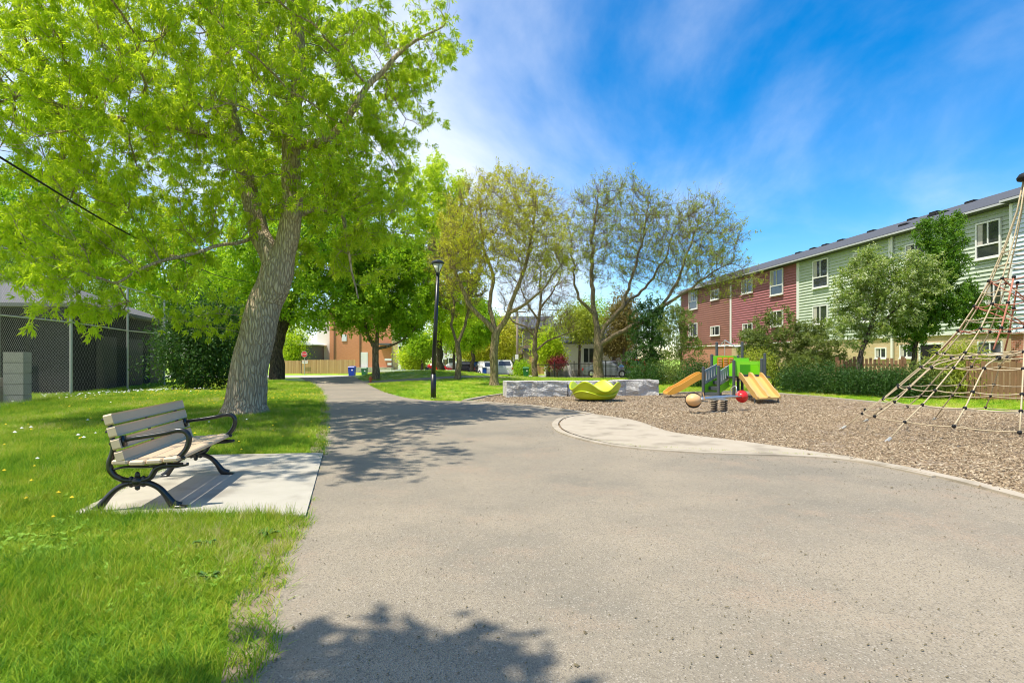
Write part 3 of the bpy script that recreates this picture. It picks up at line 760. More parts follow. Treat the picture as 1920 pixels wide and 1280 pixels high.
def porch(r):
    MB().box((-7, -2.2, 2.7), (1, -.05, 2.95)).build('porch_roof', 'b_brown', r)
    for x in (-6.6, -4, -1.4, .8): MB().box((x - .1, -2.1, 0), (x + .1, -1.9, 2.7)).build('porch_post', 'trim', r)
    MB().box((-7, -2.2, 0), (1, -.05, .6)).build('porch_floor', 'b_brown', r)
house('grey brown brick house with a porch behind the parked white minivan', (1.6, 82), 8.5, 10, 6.2, 'b_brown', 'shingle',
      [(-3, 3.9, 1.0, 1.5), (-.6, 3.9, .9, 1.5), (2.2, 3.9, .9, 1.5), (-2.4, 1.0, 2.2, 1.5), (2.4, .9, 1.4, 1.6)], 'side', extras=porch, doors=[(.6, .6, .9, 2.0, 'darkwall')], rh=2.2)
house('pale grey house with a white gable beyond the red pickup', (-8.2, 88), 8, 9, 5.6, 'white', 'lshingle', [(-1.5, 3.4, 1.2, 1.2), (1.6, 3.4, 1.2, 1.2), (-1.5, .8, 1.6, 1.3)], 'gable', rh=2)
def steps(r):
    for i in range(5): MB().box((-5.2, -1.9 + i * .3, 0), (-2.9, -.02, .2 + i * .2)).build('step', 'concrete', r)
    MB().box((-2.4, -.05, -.0), (5, -.01, .75)).build('foundation', 'concrete', r)
house('low white rendered house with dark windows behind the iron fence', (8.9, 63), 9.6, 10, 3.6, 'white', 'shingle',
      [(3.0, 1.5, 1.9, 1.6), (-.5, 1.6, 1.1, 1.5)], 'side', extras=steps, doors=[(-3.9, 1.15, 1.0, 2.1, 'darkwall')], rh=2.6)
def wood_garage(r):
    MB().box((-1.6, -.08, 0), (1.6, -.01, 2.3)).build('garage_door', 'wood', r)
house('small brown brick garage beside the utility pole', (6.0 - 2.2, 75), 4.4, 5, 3.0, 'b_brown', 'shingle', [], 'flat', extras=wood_garage)

# ---------------------------------------------------------------- dark garage and chain link fence on the left
GC = Vector((-17.9, 23.5, -.2)); gang = math.atan2(-.28, .96)
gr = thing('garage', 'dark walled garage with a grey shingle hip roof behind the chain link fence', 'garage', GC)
fx = Vector((-.28, .96, 0)).normalized()           # along the shaded side wall
wl = MB(); GW, GD, GH = 9.0, 12.5, 3.75
def gp(a, b_, z): return Vector((-a, 0, 0)) + fx * b_ + Vector((0, -.2 * a * .28, z))
wl.add([gp(0, 0, 0), gp(GW, 0, 0), gp(GW, GD, 0), gp(0, GD, 0), gp(0, 0, GH), gp(GW, 0, GH), gp(GW, GD, GH), gp(0, GD, GH)], [(0,3,2,1),(4,5,6,7),(0,1,5,4),(1,2,6,5),(2,3,7,6),(3,0,4,7)])
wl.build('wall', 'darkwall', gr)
rfm = MB(); e = .55
ro = [gp(-e, -e, GH), gp(GW + e, -e, GH), gp(GW + e, GD + e, GH), gp(-e, GD + e, GH)]; up = Vector((0, 0, .14))
rg = [gp(GW / 2, GW / 2, GH + 2.1), gp(GW / 2, GD - GW / 2, GH + 2.1)]
rfm.add([*ro, *[p + up for p in ro], *rg], [(0,3,2,1),(0,1,5,4),(1,2,6,5),(2,3,7,6),(3,0,4,7),(4,5,8),(5,6,9,8),(6,7,9),(7,4,8,9)])
rfm.build('roof', 'lshingle', gr)
for b_ in (2.2, 6.0, 9.6):
    d = MB(); d.add([gp(-.03, b_, .1), gp(-.03, b_ + 2.4, .1), gp(-.03, b_ + 2.4, 2.7), gp(-.03, b_, 2.7), gp(.02, b_, .1), gp(.02, b_ + 2.4, .1), gp(.02, b_ + 2.4, 2.7), gp(.02, b_, 2.7)], [(0,1,2,3),(7,6,5,4),(0,4,5,1),(1,5,6,2),(2,6,7,3),(3,7,4,0)])
    d.build('door', 'black', gr)
fpost = [Vector((-12.7, 11.1, 0)), Vector((-14.32, 16.05, 0)), Vector((-16.0, 20.9, .1)), Vector((-17.35, 26.0, .05)), Vector((-18.7, 31.0, .1))]
cf = thing('chain_link_fence', 'tall galvanised chain link fence in front of the dark garage', 'fence', fpost[1]); fo = fpost[1]
FH = 4.6
for p in fpost: MB().tube([p - fo + Vector((0, 0, -.2)), p - fo + Vector((0, 0, FH))], .045, 8).build('post', 'galv', cf)
for a, c in zip(fpost, fpost[1:]):
    A, C = a - fo, c - fo; d = C - A; L = Vector((d.x, d.y, 0)).length; u = d / L
    for z in (2.68, FH): MB().tube([A + Vector((0, 0, z)), C + Vector((0, 0, z))], .027, 6).build('rail', 'galv', cf)
    mb = MB(); far_ = a.y > 20; sp_ = .17 if far_ else .085  # far panels get sparser, thinner wire, standing in for shade on the mesh
    for sgn in (1, -1):
        s0 = -FH
        while s0 < L:
            lo, hi = max(0, s0), min(L, s0 + FH)
            if hi - lo > .05:
                z0, z1 = lo - s0, hi - s0
                if sgn < 0: z0, z1 = FH - z0, FH - z1
                n_ = Vector((-u.y, u.x, 0)) * .006 * sgn
                mb.tube([A + u * lo + Vector((0, 0, z0 + .03)) + n_, A + u * hi + Vector((0, 0, z1)) + n_], .0012 if far_ else .0016, 3, cap=False)
            s0 += sp_ * 1.414
    o = mb.build('wire_mesh', 'galv', cf); o['kind'] = 'stuff'
def pillar(label, p, w, n, h):
    r = thing('block_pillar', label, 'pillar', p, .3)
    for i in range(n): MB().box((-w / 2, -w / 2, i * h + .006), (w / 2, w / 2, (i + 1) * h - .006)).build('block', 'block', r, bevel=.008)
pillar('five course grey concrete block pillar behind the chain link fence', (-15.45, 18.0, 0), .52, 5, .335)
pillar('low grey concrete block stack at the left edge behind the fence', (-16.05, 17.6, 0), .6, 3, .29)

# ---------------------------------------------------------------- other fences
def board_fence(label, a, c, h, m, bw=.14, gap=.015, wob=.02, as_stuff=False, seed=2):
    a = Vector(a); c = Vector(c); g = np.random.default_rng(seed); L = (c - a).length; u = (c - a) / L
    r = thing('board_fence', label, 'fence', a)
    n = int(L / (bw + gap)); nn = Vector((-u.y, u.x, 0)); mb = MB(); me = None
    for z in (.35, h - .3): MB().bar(Vector((0, 0, z)) + nn * .04, c - a + Vector((0, 0, z)) + nn * .04, .05, .09).build('rail', m, r)
    i = 0
    while i * 2.4 < L:
        MB().bar(u * (i * 2.4) + nn * .09, u * (i * 2.4) + nn * .09 + Vector((0, 0, h + .05)), .1, .1).build('post', m, r); i += 1
    for k in range(n):
        s = (k + .5) * (bw + gap); hh = h + float(g.normal()) * wob; zz = terr(*(a + u * s).xy) - a.z
        if as_stuff: mb.bar(u * s + Vector((0, 0, .05 + zz)), u * s + Vector((0, 0, hh + zz)), bw, .02, nn)
        else:
            b = MB().bar((0, 0, .05), (0, 0, 1), bw, .02, nn).build('board', m, r) if me is None else None
            if b is None: b = bpy.data.objects.new('board', me); COL.objects.link(b); b.parent = r
            me = b.data; b.location = u * s + Vector((0, 0, zz)); b.scale = (1, 1, hh); b.rotation_euler = (0, 0, float(g.normal()) * .03)
    if as_stuff: o = mb.build('board', m, r); o['kind'] = 'stuff'
    return r
fz = terr(-25, 72)
board_fence('long tan vertical board fence in front of the orange brick house', (hx(566) * 75 / 85, 75, fz), (hx(668) * 75 / 85, 75, fz), 1.85, 'wood', .15, as_stuff=True)
board_fence('short tan board fence section with a pale panel by the dark tree', (hx(534) * 76 / 85, 76, fz), (hx(565) * 76 / 85, 76, fz), 1.75, 'wood', .16, as_stuff=True, seed=5)
board_fence('weathered brown picket fence half hidden by the hedge', (14.2, 25.2, 0), (16.2, 23.6, 0), 1.5, 'dwood', .10, .05, .06, seed=8)
board_fence('rusty brown board fence behind the rope pyramid', (16.1, 20.3, 0), (19.5, 18.4, 0), 1.35, 'dwood', .14, .02, .03, seed=9)
ifn = thing('iron_fence', 'black iron picket fence across the back of the lawn', 'fence', (2.2, 50, 0))
pk = MB(); ipts = [Vector((2.2, 52, 0)), Vector((7.4, 45.5, 0)), Vector((9.3, 42.0, 0))]
for a, c in zip(ipts, ipts[1:]):
    L = (c - a).length; u = (c - a) / L
    for z in (.2, 1.15): MB().bar(a + Vector((0, 0, z + terr(*a.xy))) - Vector((2.2, 50, 0)), c + Vector((0, 0, z + terr(*c.xy))) - Vector((2.2, 50, 0)), .04, .04).build('rail', 'ironfence', ifn)
    for k in range(int(L / .15)):
        p = a + u * (k * .15); z = terr(*p.xy); p = p - Vector((2.2, 50, 0)); pk.bar(p + Vector((0, 0, z)), p + Vector((0, 0, z + 1.25)), .022, .022, (0, 1, 0))
    for k in range(int(L / 2.4) + 1):
        p = a + u * (k * 2.4); z = terr(*p.xy); p = p - Vector((2.2, 50, 0)); MB().bar(p + Vector((0, 0, z)), p + Vector((0, 0, z + 1.4)), .07, .07, (0, 1, 0)).build('post', 'ironfence', ifn)
o = pk.build('picket', 'ironfence', ifn); o['kind'] = 'stuff'
gf = thing('guard_rail', 'low white guard rail at the street beyond the grass mound', 'railing', (-13, 56.5, 0))
for k in range(8): MB().box((k * 1.1 - .04, -.04, -.4), (k * 1.1 + .04, .04, .45)).build('post', 'trim', gf)
MB().box((0, -.02, .25), (7.7, .02, .38)).build('rail', 'trim', gf)

# ---------------------------------------------------------------- bench
def make_bench(label, loc, rz, length=1.80, group='park benches'):
    """local: x forward from the back, y along the bench (0 = near frame), z up"""
    r = thing('park_bench', label, 'bench', loc, rz, group)
    fy = length - .17
    def frame(y0):
        f = MB(); t = .05
        def strip(pts, w, th=t):
            pts = crom([(p[0], y0, p[1]) for p in pts], 6)
            ws = np.interp(np.linspace(0, 1, len(pts)), np.linspace(0, 1, len(w)), w)
            i0 = len(f.v)
            for i, p in enumerate(pts):
                d = (pts[min(i + 1, len(pts) - 1)] - pts[max(i - 1, 0)]).normalized(); nn = Vector((-d.z, 0, d.x)) * ws[i] / 2
                # flattened octagonal section
                for a in range(8):
                    q = 2 * math.pi * (a + .5) / 8
                    f.v.append(tuple(p + nn * math.cos(q) * 1.08 + Vector((0, th / 2 * 1.08 * math.sin(q), 0))))
            for i in range(len(pts) - 1):
                for a in range(8):
                    b_ = (a + 1) % 8; f.f.append((i0 + i * 8 + a, i0 + i * 8 + b_, i0 + i * 8 + 8 + b_, i0 + i * 8 + 8 + a))
            f.f.append(tuple(i0 + a for a in range(8))); f.f.append(tuple(i0 + (len(pts) - 1) * 8 + a for a in reversed(range(8))))
        strip([(-.09,.0),(-.055,.04),(.01,.125),(.07,.19),(.14,.235),(.20,.25)], [.10,.07,.055,.05,.05,.05])
        strip([(.62,.0),(.56,.045),(.505,.125),(.45,.19),(.38,.235),(.32,.25)], [.11,.075,.055,.05,.05,.05])
        strip([(.19,.245),(.26,.252),(.33,.245)], [.05,.06,.05])
        strip([(-.12,.006),(-.09,.012),(-.05,.012)], [.012,.024,.03], .09); strip([(.59,.012),(.64,.012),(.69,.006)], [.03,.024,.012], .09)
        strip([(.015,.88),(.035,.75),(.055,.60),(.045,.52),(.025,.45),(.03,.385),(.07,.325),(.14,.285),(.20,.275)], [.03,.04,.045,.05,.055,.055,.05,.05,.05])
        strip([(.20,.278),(.26,.270),(.33,.278),(.375,.30),(.40,.345),(.43,.385),(.50,.405),(.60,.405),(.70,.412)], [.05,.05,.05,.05,.05,.055,.055,.045,.03])
        strip([(.06,.385),(.16,.405),(.3,.400),(.44,.402)], [.02,.022,.022,.03], .04)
        return f
    for y0 in (0, fy):
        fo = frame(y0).build('end_frame', 'iron', r, smooth=True)
        m = MB()
        m.ball((.26, y0, .262), .055, 10, (1, .75, 1))
        for k in range(6):
            q = math.pi * k / 3 + math.pi / 6; m.ball((.26 + .06 * math.cos(q), y0, .262 + .058 * math.sin(q)), .026, 8, (1, .8, 1))
        m.ball((.26, y0, .335), .022, 8); m.build('boss', 'iron', fo, smooth=True)
        a = MB(); pts = crom([(.155,y0,.655),(.22,y0,.672),(.36,y0,.690),(.50,y0,.712),(.60,y0,.735),(.67,y0,.725),(.705,y0,.675),(.70,y0,.60),(.665,y0,.53),(.61,y0,.475)], 5)
        a.tube(pts, np.interp(np.linspace(0, 1, len(pts)), [0, .15, .6, 1], [.020, .021, .026, .026]).tolist(), 10)
        a.tube(crom([(.52,y0,.462),(.565,y0,.482),(.62,y0,.485),(.67,y0,.468)], 4), .018, 8)
        a.bar((.15, y0, .60), (.135, y0, .70), .07, .03, (1, 0, 0)); a.build('armrest', 'iron', r, smooth=True)
    y0, y1 = -.095, fy + .11
    def slat(a, u, w, th):      # a: lower/rear edge middle (x,z), u: direction across the slat
        n_ = Vector((-u[1], 0, u[0])); uu = Vector((u[0], 0, u[1])); p = Vector((a[0], 0, a[1])); b = MB(); poly = []
        c = .012
        for s, q in ((c, 0), (w - c, 0), (w, c), (w, th - c), (w - c, th), (c, th), (0, th - c), (0, c)):
            v = p + uu * s + n_ * q; poly.append((v.x, v.z))
        ins = [(p.x + uu.x * (w * .5 + (1 if i in (1,2,3,4) else -1) * (w * .5 - .014)) + n_.x * (th * .5 + (1 if i in (3,4,5,6) else -1) * (th * .5 - .012)), p.z + uu.z * (w * .5 + (1 if i in (1,2,3,4) else -1) * (w * .5 - .014)) + n_.z * (th * .5 + (1 if i in (3,4,5,6) else -1) * (th * .5 - .012))) for i in range(8)]
        vs = [Vector((x, y0, z)) for x, z in ins] + [Vector((x, y0 + .014, z)) for x, z in poly] + [Vector((x, y1 - .014, z)) for x, z in poly] + [Vector((x, y1, z)) for x, z in ins]
        fs = [tuple(range(8)), tuple(reversed(range(24, 32)))]
        for k in range(3):
            for i in range(8): fs.append((k * 8 + i, k * 8 + 8 + i, k * 8 + 8 + (i + 1) % 8, k * 8 + (i + 1) % 8))
        return b.add(vs, fs).build('slat', 'slat', r)
    bu = Vector((-.115, .43)).normalized()
    for k in range(4):
        s = k * .118; slat((.135 + bu.x * s, .462 + bu.y * s), (bu.x, bu.y), .102, -.048)
    for k in range(4):
        x = .075 + k * .144; slat((x, .425 + .012 * abs(k - 1.2)), (1, .015 * (k - 1)), .134, .045)
    m = MB()
    for yy in (0, fy):
        for k in range(4): m.tube([(.085 + bu.x * (k * .118 + .05) - .02, yy, .462 + bu.y * (k * .118 + .05)), (.085 + bu.x * (k * .118 + .05) + .05, yy, .462 + bu.y * (k * .118 + .05))], .012, 6)
    m.bar((.1, fy * .5, .5), (-.0, fy * .5, .88), .03, .02, (1, 0, 0)); m.build('bracket', 'iron', r)
    return r
bax = Vector((-.33, 1.62)).normalized()
brz = math.atan2(bax.y, bax.x) - math.pi / 2
make_bench('tan slatted bench with black cast iron ends on the concrete slab', (-3.80, 5.40, .03), brz)
make_bench('distant tan slatted bench behind the double slide', (10.7, 25.2, 0.02), R(95), 1.75)

# ---------------------------------------------------------------- lamp post
lp = thing('street_lamp', 'slim black lamp post at the edge of the path', 'lamp post', (-2.86, 20.95, terr(-2.86, 20.95)), 0)
top = Vector((.16, 0, 5.02))
MB().tube([(0, 0, -.1), (0, 0, .9)], .098, 12).tube([(0, 0, .9), top - Vector((0, 0, .52))], [.085, .062], 12).build('pole', 'lamp', lp, smooth=True)
MB().lathe([(.12, 0), (.12, .03), (.10, .05)], (0, 0, 0), 12).build('base_plate', 'lamp', lp)
c = top - Vector((0, 0, .52)); hd = MB().lathe([(.065, 0), (.08, .03), (.08, .07), (.05, .09)], c, 12)
for k in range(4):
    q = math.pi / 2 * k + .4; hd.tube([c + Vector((.05 * math.cos(q), .05 * math.sin(q), .08)), c + Vector((.205 * math.cos(q), .205 * math.sin(q), .42))], .013, 5)
hd.lathe([(.22, .40), (.24, .42), (.24, .46), (.17, .52), (.05, .56)], c, 16).build('lamp_head', 'lamp', lp, smooth=False)
MB().lathe([(.045, .09), (.19, .40)], c, 14).build('lamp_shade', 'lampglass', lp, smooth=True)

# ---------------------------------------------------------------- stone blocks by the mulch
def stone(label, p0, p1, h, d, seed):
    g = np.random.default_rng(seed); p0 = Vector(p0); p1 = Vector(p1); L = (p1 - p0).length
    bm = bmesh.new(); bmesh.ops.create_cube(bm, size=1)
    bmesh.ops.subdivide_edges(bm, edges=bm.edges[:], cuts=9, use_grid_fill=True)
    from mathutils import noise
    for v in bm.verts:
        v.co = Vector((v.co.x * L, v.co.y * d, (v.co.z + .5) * h))
        q = v.co * 2.2 + Vector((seed * 7.1, 0, 0)); n_ = noise.noise(q) * .07 + noise.noise(q * 3.1) * .035
        top_ = v.co.z > h * .93
        v.co += Vector((n_ * .3, n_ * 1.3, n_ * (.25 if top_ else .5)))
        v.co.z = max(v.co.z, -.05)
    me = bpy.data.meshes.new('stone_block'); bm.to_mesh(me); bm.free(); me.materials.append(MT['stone'])
    o = bpy.data.objects.new('stone_block', me); COL.objects.link(o); m = (p0 + p1) / 2
    o.location = (m.x, m.y, m.z); o.rotation_euler = (0, 0, math.atan2(p1.y - p0.y, p1.x - p0.x))
    return tag(o, label, 'stone', 'rough stone blocks along the mulch')
stone('rough grey stone block nearest the lamp post, left end of the low stone row', (-.28, 22.15, 0), (2.05, 22.6, 0), .60, .85, 1)
stone('middle rough stone block directly behind the green spinner', (2.09, 22.65, 0), (4.0, 23.0, 0), .58, .8, 2)
stone('pale stone block with a smooth face at the right end of the row', (4.04, 22.9, 0), (5.75, 23.25, 0), .62, .8, 4)

# ---------------------------------------------------------------- lime spinner bowl
sp0 = thing('spinner_bowl', 'lime green wavy plastic spinner bowl on the mulch', 'play spinner', (2.88, 20.0, 0), 0)
def bowl():
    b = MB(); n = 64
    def rim(t): return .535 + .145 * math.cos(4 * t + 2.1) + .03 * math.cos(2 * t - 1.2)
    prof = [(.05, .07), (.55, .07), (.66, .10), (.74, .22), (.80, .36)]
    rows = []
    for r_, z in prof: rows.append([(r_ , z)] * n)
    rows.append([(.86, rim(2 * math.pi * k / n) - .035) for k in range(n)]); rows.append([(.875, rim(2 * math.pi * k / n)) for k in range(n)])
    rows.append([(.845, rim(2 * math.pi * k / n) + .012) for k in range(n)]); rows.append([(.80, rim(2 * math.pi * k / n) - .03) for k in range(n)])
    rows += [[(.70, .30)] * n, [(.58, .19)] * n, [(.30, .17)] * n, [(.05, .20)] * n]
    for row in rows:
        for k in range(n):
            t = 2 * math.pi * k / n; r_, z = row[k]; w_ = 1 + .02 * math.cos(4 * t)
            b.v.append((r_ * w_ * math.cos(t), r_ * w_ * math.sin(t), z))
    for i in range(len(rows) - 1):
        for k in range(n): b.f.append((i * n + k, i * n + (k + 1) % n, (i + 1) * n + (k + 1) % n, (i + 1) * n + k))
    b.f.append(tuple(reversed(range(n)))); b.f.append(tuple((len(rows) - 1) * n + k for k in range(n)))
    return b
bowl().build('bowl', 'lime', sp0, smooth=True)
w_ = MB()     # raised wavy band round the outside
n = 48
pts = [(.80 * math.cos(2 * math.pi * k / n), .80 * math.sin(2 * math.pi * k / n), .28 + .08 * math.cos(6 * math.pi * k / n + .5)) for k in range(n)]
w_.tube(pts, .022, 6, closed=True).build('wave_band', 'lime', sp0, smooth=True)
MB().lathe([(.22, -.02), (.22, .068)], (0, 0, 0), 16).build('base', 'black', sp0)

# ---------------------------------------------------------------- climbing frame with slides
pf = thing('play_structure', 'small climbing frame with green panels and tan slides', 'play structure', (7.9, 21.2, 0), 0)
o0 = Vector((7.9, 21.2, 0))
def pw(x, y, Y): return W(x, y, Y) - o0
def post(px, ytop, Y, r_=.055):
    p = pw(px, HOR, Y); zt = EYE - (ytop - HOR) / FOC * Y
    MB().tube([(p.x, p.y, -.1), (p.x, p.y, zt)], r_, 10).lathe([(r_ * 1.1, 0), (r_ * 1.1, .02), (.01, .05)], (p.x, p.y, zt), 10).build('post', 'post', pf)
    return p
for px, yt, Y in ((1318.5, 690, 21.3), (1347, 687, 20.9), (1376, 677, 21.2), (1334.5, 666, 22.4), (1344, 643, 23.0), (1391.5, 643, 22.6), (1384, 668, 22.4), (1428, 674, 21.2), (1434, 664, 22.4)): post(px, yt, Y)
def panel(name, corners, th, m, parent=None):
    b = MB(); c = [Vector(q) for q in corners]; nn = (c[1] - c[0]).cross(c[2] - c[0]).normalized() * th / 2
    k = len(c); b.add([q + nn for q in c] + [q - nn for q in c], [tuple(range(k)), tuple(reversed(range(k, 2 * k)))] + [(i, i + k, (i + 1) % k + k, (i + 1) % k) for i in range(k)])
    return b.build(name, m, parent or pf, bevel=.006)
# decks
dk = MB(); PZ = .82
a1, a2 = pw(1350, HOR, 22.3), pw(1390, HOR, 22.3)
MB().box((a1.x, 21.35 - 21.2, PZ - .06), (a2.x + .05, 22.9 - 21.2, PZ)).build('deck', 'post', pf)
b1, b2 = pw(1384, HOR, 21.8), pw(1431, HOR, 21.8)
MB().box((b1.x, 0, PZ - .06), (b2.x, 1.2, PZ - .002)).build('deck', 'post', pf)
# tall back panel with the bead board
bp = panel('back_panel', [pw(1337, 706, 22.8), pw(1382, 706, 22.8), pw(1382, 667, 22.8), pw(1337, 667, 22.8)], .03, 'green')
bd = MB()
q = pw(1360, 679, 22.76); 
for i in range(3):
    x = q.x - .33 + i * .22
    MB().box((x, q.y - .06, q.z - .22), (x + .2, q.y - .015, q.z + .20)).build('bead_board', 'orange', bp, bevel=.02)
    for j in range(4):
        bd.box((x + .03, q.y - .075, q.z - .17 + j * .095), (x + .17, q.y - .061, q.z - .13 + j * .095))
bd.build('bead', 'tan', bp)
sidep = panel('side_panel', [pw(1368, 722, 21.5), pw(1376, 720, 21.3), pw(1377, 676, 21.3), pw(1367, 684, 21.6)], .03, 'green')
# stair: railings with slots, green sides, steps
def railing(pts, n, parent):
    c = [Vector(q) for q in pts]     # bl, br, tr, tl
    def at(s, t): return (c[0] * (1 - s) + c[1] * s) * (1 - t) + (c[3] * (1 - s) + c[2] * s) * t
    b = MB(); th = .03
    def piece(s0, s1, t0, t1):
        v = [at(s0, t0), at(s1, t0), at(s1, t1), at(s0, t1)]; nn = (v[1] - v[0]).cross(v[3] - v[0]).normalized() * th / 2
        b.add([q + nn for q in v] + [q - nn for q in v], [(0,1,2,3),(7,6,5,4),(0,4,5,1),(1,5,6,2),(2,6,7,3),(3,7,4,0)])
    piece(0, 1, 0, .18); piece(0, 1, .82, 1)
    for k in range(n):
        s = k / n; piece(s, s + .68 / n, .18, .82)
    b.build('barrier', 'grey', parent)
railing([pw(1319, 721, 21.3), pw(1344, 706, 22.3), pw(1344, 682, 22.3), pw(1320, 694, 21.3)], 5, pf)
railing([pw(1349.5, 721, 20.9), pw(1367, 709, 21.9), pw(1367, 684, 21.9), pw(1350, 695, 20.9)], 5, pf)
panel('side_panel', [pw(1320, 738, 21.34), pw(1344, 738, 22.3), pw(1344, 708, 22.3), pw(1320, 722, 21.34)], .025, 'green')
panel('side_panel', [pw(1350, 737, 20.9), pw(1368, 724, 21.9), pw(1368, 711, 21.9), pw(1350, 723, 20.9)], .025, 'green')
p1, p2 = pw(1320, HOR, 21.3), pw(1347, HOR, 20.9); q1, q2 = pw(1344, HOR, 22.3), pw(1367, HOR, 21.9)
for i in range(3):
    t = i / 3; A = p1.lerp(q1, t); B = p2.lerp(q2, t); A2 = p1.lerp(q1, t + .3); B2 = p2.lerp(q2, t + .3); z = .22 + i * .2
    s = MB(); s.add([Vector((v.x, v.y, zz)) for zz in (z - .12, z) for v in (A, B, B2, A2)], [(0,3,2,1),(4,5,6,7),(0,1,5,4),(1,2,6,5),(2,3,7,6),(3,0,4,7)])
    s.build('step', 'post', pf)
# right hand cubby: frame panel with opening and darker back
f1 = [pw(1381, 716, 21.25), pw(1427, 716, 21.25), pw(1427, 677, 21.25), pw(1381, 677, 21.25)]
x0, x1, z0, z1, yy = f1[0].x, f1[1].x, PZ, f1[2].z, f1[0].y
fp = MB(); fp.box((x0, yy - .02, z0), (x0 + .12, yy + .02, z1)).box((x1 - .10, yy - .02, z0), (x1, yy + .02, z1)).box((x0 + .12, yy - .02, z1 - .13), (x1 - .10, yy + .02, z1)); fp.build('front_panel', 'green', pf, bevel=.006)
MB().box((x0 + .3, yy + .9, z0), (x1 - .02, yy + .93, z1 - .02)).build('inner_panel', 'dgreen', pf)
MB().box((x1 - .02, yy + .03, z0), (x1 + .01, yy + .9, z1)).build('side_panel', 'green', pf)
MB().box((x0 + .28, yy + .95, z0 + .3), (x1 - .05, yy + .98, z1 + .12)).build('back_panel', 'green', pf)
MB().bar((x0 + .12, yy - .02, z0 + .02), (x1 - .1, yy - .02, z0 + .02), .05, .1).build('sill_bar', 'post', pf)
# roof hoop
hp = MB(); A, B = pw(1344, 649, 23.0), pw(1391.5, 648, 22.6); T = pw(1359, 637.5, 22.8)
hp.tube([A, A + Vector((.12, 0, .02)), T, B - Vector((.25, 0, .05)), B], .022, 6); hp.tube([A + Vector((0, 0, -.0)), B], .016, 6); hp.tube([T, pw(1359, 668, 22.8)], .014, 6)
hp.build('roof_hoop', 'steel', pf)
# slides
def slide(name, top_l, top_r, bot_l, bot_r, m, lanes, hwall=.17, lift=.0):
    tl, tr, bl, br = map(Vector, (top_l, top_r, bot_l, bot_r)); r = thing; b = MB()
    zt, zb = tl.z, bl.z
    prof = [(0, 1.0), (.10, .97), (.25, .80), (.45, .52), (.62, .28), (.76, .11), (.87, .03), (1, .0)]
    P = crom([(a, 0, z) for a, z in prof], 4)
    cols = lanes * 8
    sec = []      # across profile: (s, height)
    for l in range(lanes):
        s0, s1 = l / lanes, (l + 1) / lanes; e = .06 / lanes * 1.6
        sec += [(s0, hwall), (s0 + e, hwall), (s0 + e * 1.35, .03), (s0 + e * 2.0, 0), (s1 - e * 2.0, 0), (s1 - e * 1.35, .03), (s1 - e, hwall), (s1, hwall)]
    nrow = len(sec)
    for a in P:
        L = tl.lerp(bl, a.x); Rr = tr.lerp(br, a.x); z = zb + (zt - zb) * a.z
        fade = 1 if a.x < .85 else 1 - .75 * (a.x - .85) / .15
        for s, h in sec:
            p = L.lerp(Rr, s); b.v.append((p.x, p.y, z + h * fade))
        for s in (1.0, 0.0):
            p = L.lerp(Rr, s); b.v.append((p.x, p.y, z - .05))
    k = nrow + 2
    for i in range(len(P) - 1):
        for j in range(k): b.f.append((i * k + j, i * k + (j + 1) % k, (i + 1) * k + (j + 1) % k, (i + 1) * k + j))
    b.f.append(tuple(range(k))); b.f.append(tuple((len(P) - 1) * k + j for j in reversed(range(k))))
    return b.build(name, m, pf)
def gz(px, y, Y): v = pw(px, y, Y); return v
TL, TR = pw(1385, HOR, 21.1), pw(1426, HOR, 21.1); BL, BR = pw(1420, HOR, 18.4), pw(1464, HOR, 18.9)
for v, z in ((TL, PZ - .02), (TR, PZ - .02), (BL, .2), (BR, .2)): v.z = z
ds = slide('double_slide', TL, TR, BL, BR, 'slide', 2)
lg = MB()
for v, w2 in ((BL, TL), (BR, TR)): p = v.lerp(w2, .12); lg.tube([(p.x, p.y, 0), (p.x, p.y, .19)], .022, 6)
lg.build('slide_leg', 'post', ds)
TL, TR = pw(1317, HOR, 21.35), pw(1317, HOR, 22.05); BL, BR = pw(1247.5, HOR, 21.35), pw(1247.5, HOR, 22.05)
TL.x = TR.x = (TL.x + TR.x) / 2; BL.x = BR.x = (BL.x + BR.x) / 2
for v, z in ((TL, PZ - .05), (TR, PZ - .05), (BL, .17), (BR, .17)): v.z = z
s1 = slide('single_slide', TL, TR, BL, BR, 'slide2', 1, .2)
p = BL.lerp(TL, .14); MB().tube([(p.x, p.y + .3, 0), (p.x, p.y + .3, .16)], .02, 6).build('slide_leg', 'post', s1)

# ---------------------------------------------------------------- spring rocker
rk = thing('spring_rocker', 'grey spring seesaw with a tan ball seat and a red ball seat', 'seesaw', (5.55, 15.6, 0), 0)
ro_ = Vector((5.55, 15.6, 0))
for px in (1339, 1357.5):
    p = W(px, HOR, 15.6) - ro_; m = MB()
    m.tube([(p.x + .085 * math.cos(t * .5), .085 * math.sin(t * .5), .03 + .30 * t / 66) for t in range(67)], .014, 6)
    m.build('spring', 'black', rk, smooth=True)
    MB().lathe([(.11, 0), (.11, .03)], (p.x, 0, 0), 14).lathe([(.10, 0), (.10, .025)], (p.x, 0, .335), 14).build('spring_plate', 'steel', rk)
A, B = W(1300, 752, 15.2) - ro_, W(1391, 746, 16.2) - ro_
A.z, B.z = .37, .40; d = (B - A).normalized(); sdv = Vector((-d.y, d.x, 0))
for s in (-.07, .07):
    MB().tube([A + d * .15 + sdv * s + Vector((0, 0, .01)), A + d * .4 + sdv * s * 1.5 + Vector((0, 0, .03)), B - d * .4 + sdv * s * 1.5 + Vector((0, 0, .03)), B - d * .1 + sdv * s], .026, 8).build('beam', 'steel', rk, smooth=True)
MB().box((-.35, -.13, .36), (.2, .13, .385)).build('step_plate', 'grey', rk)
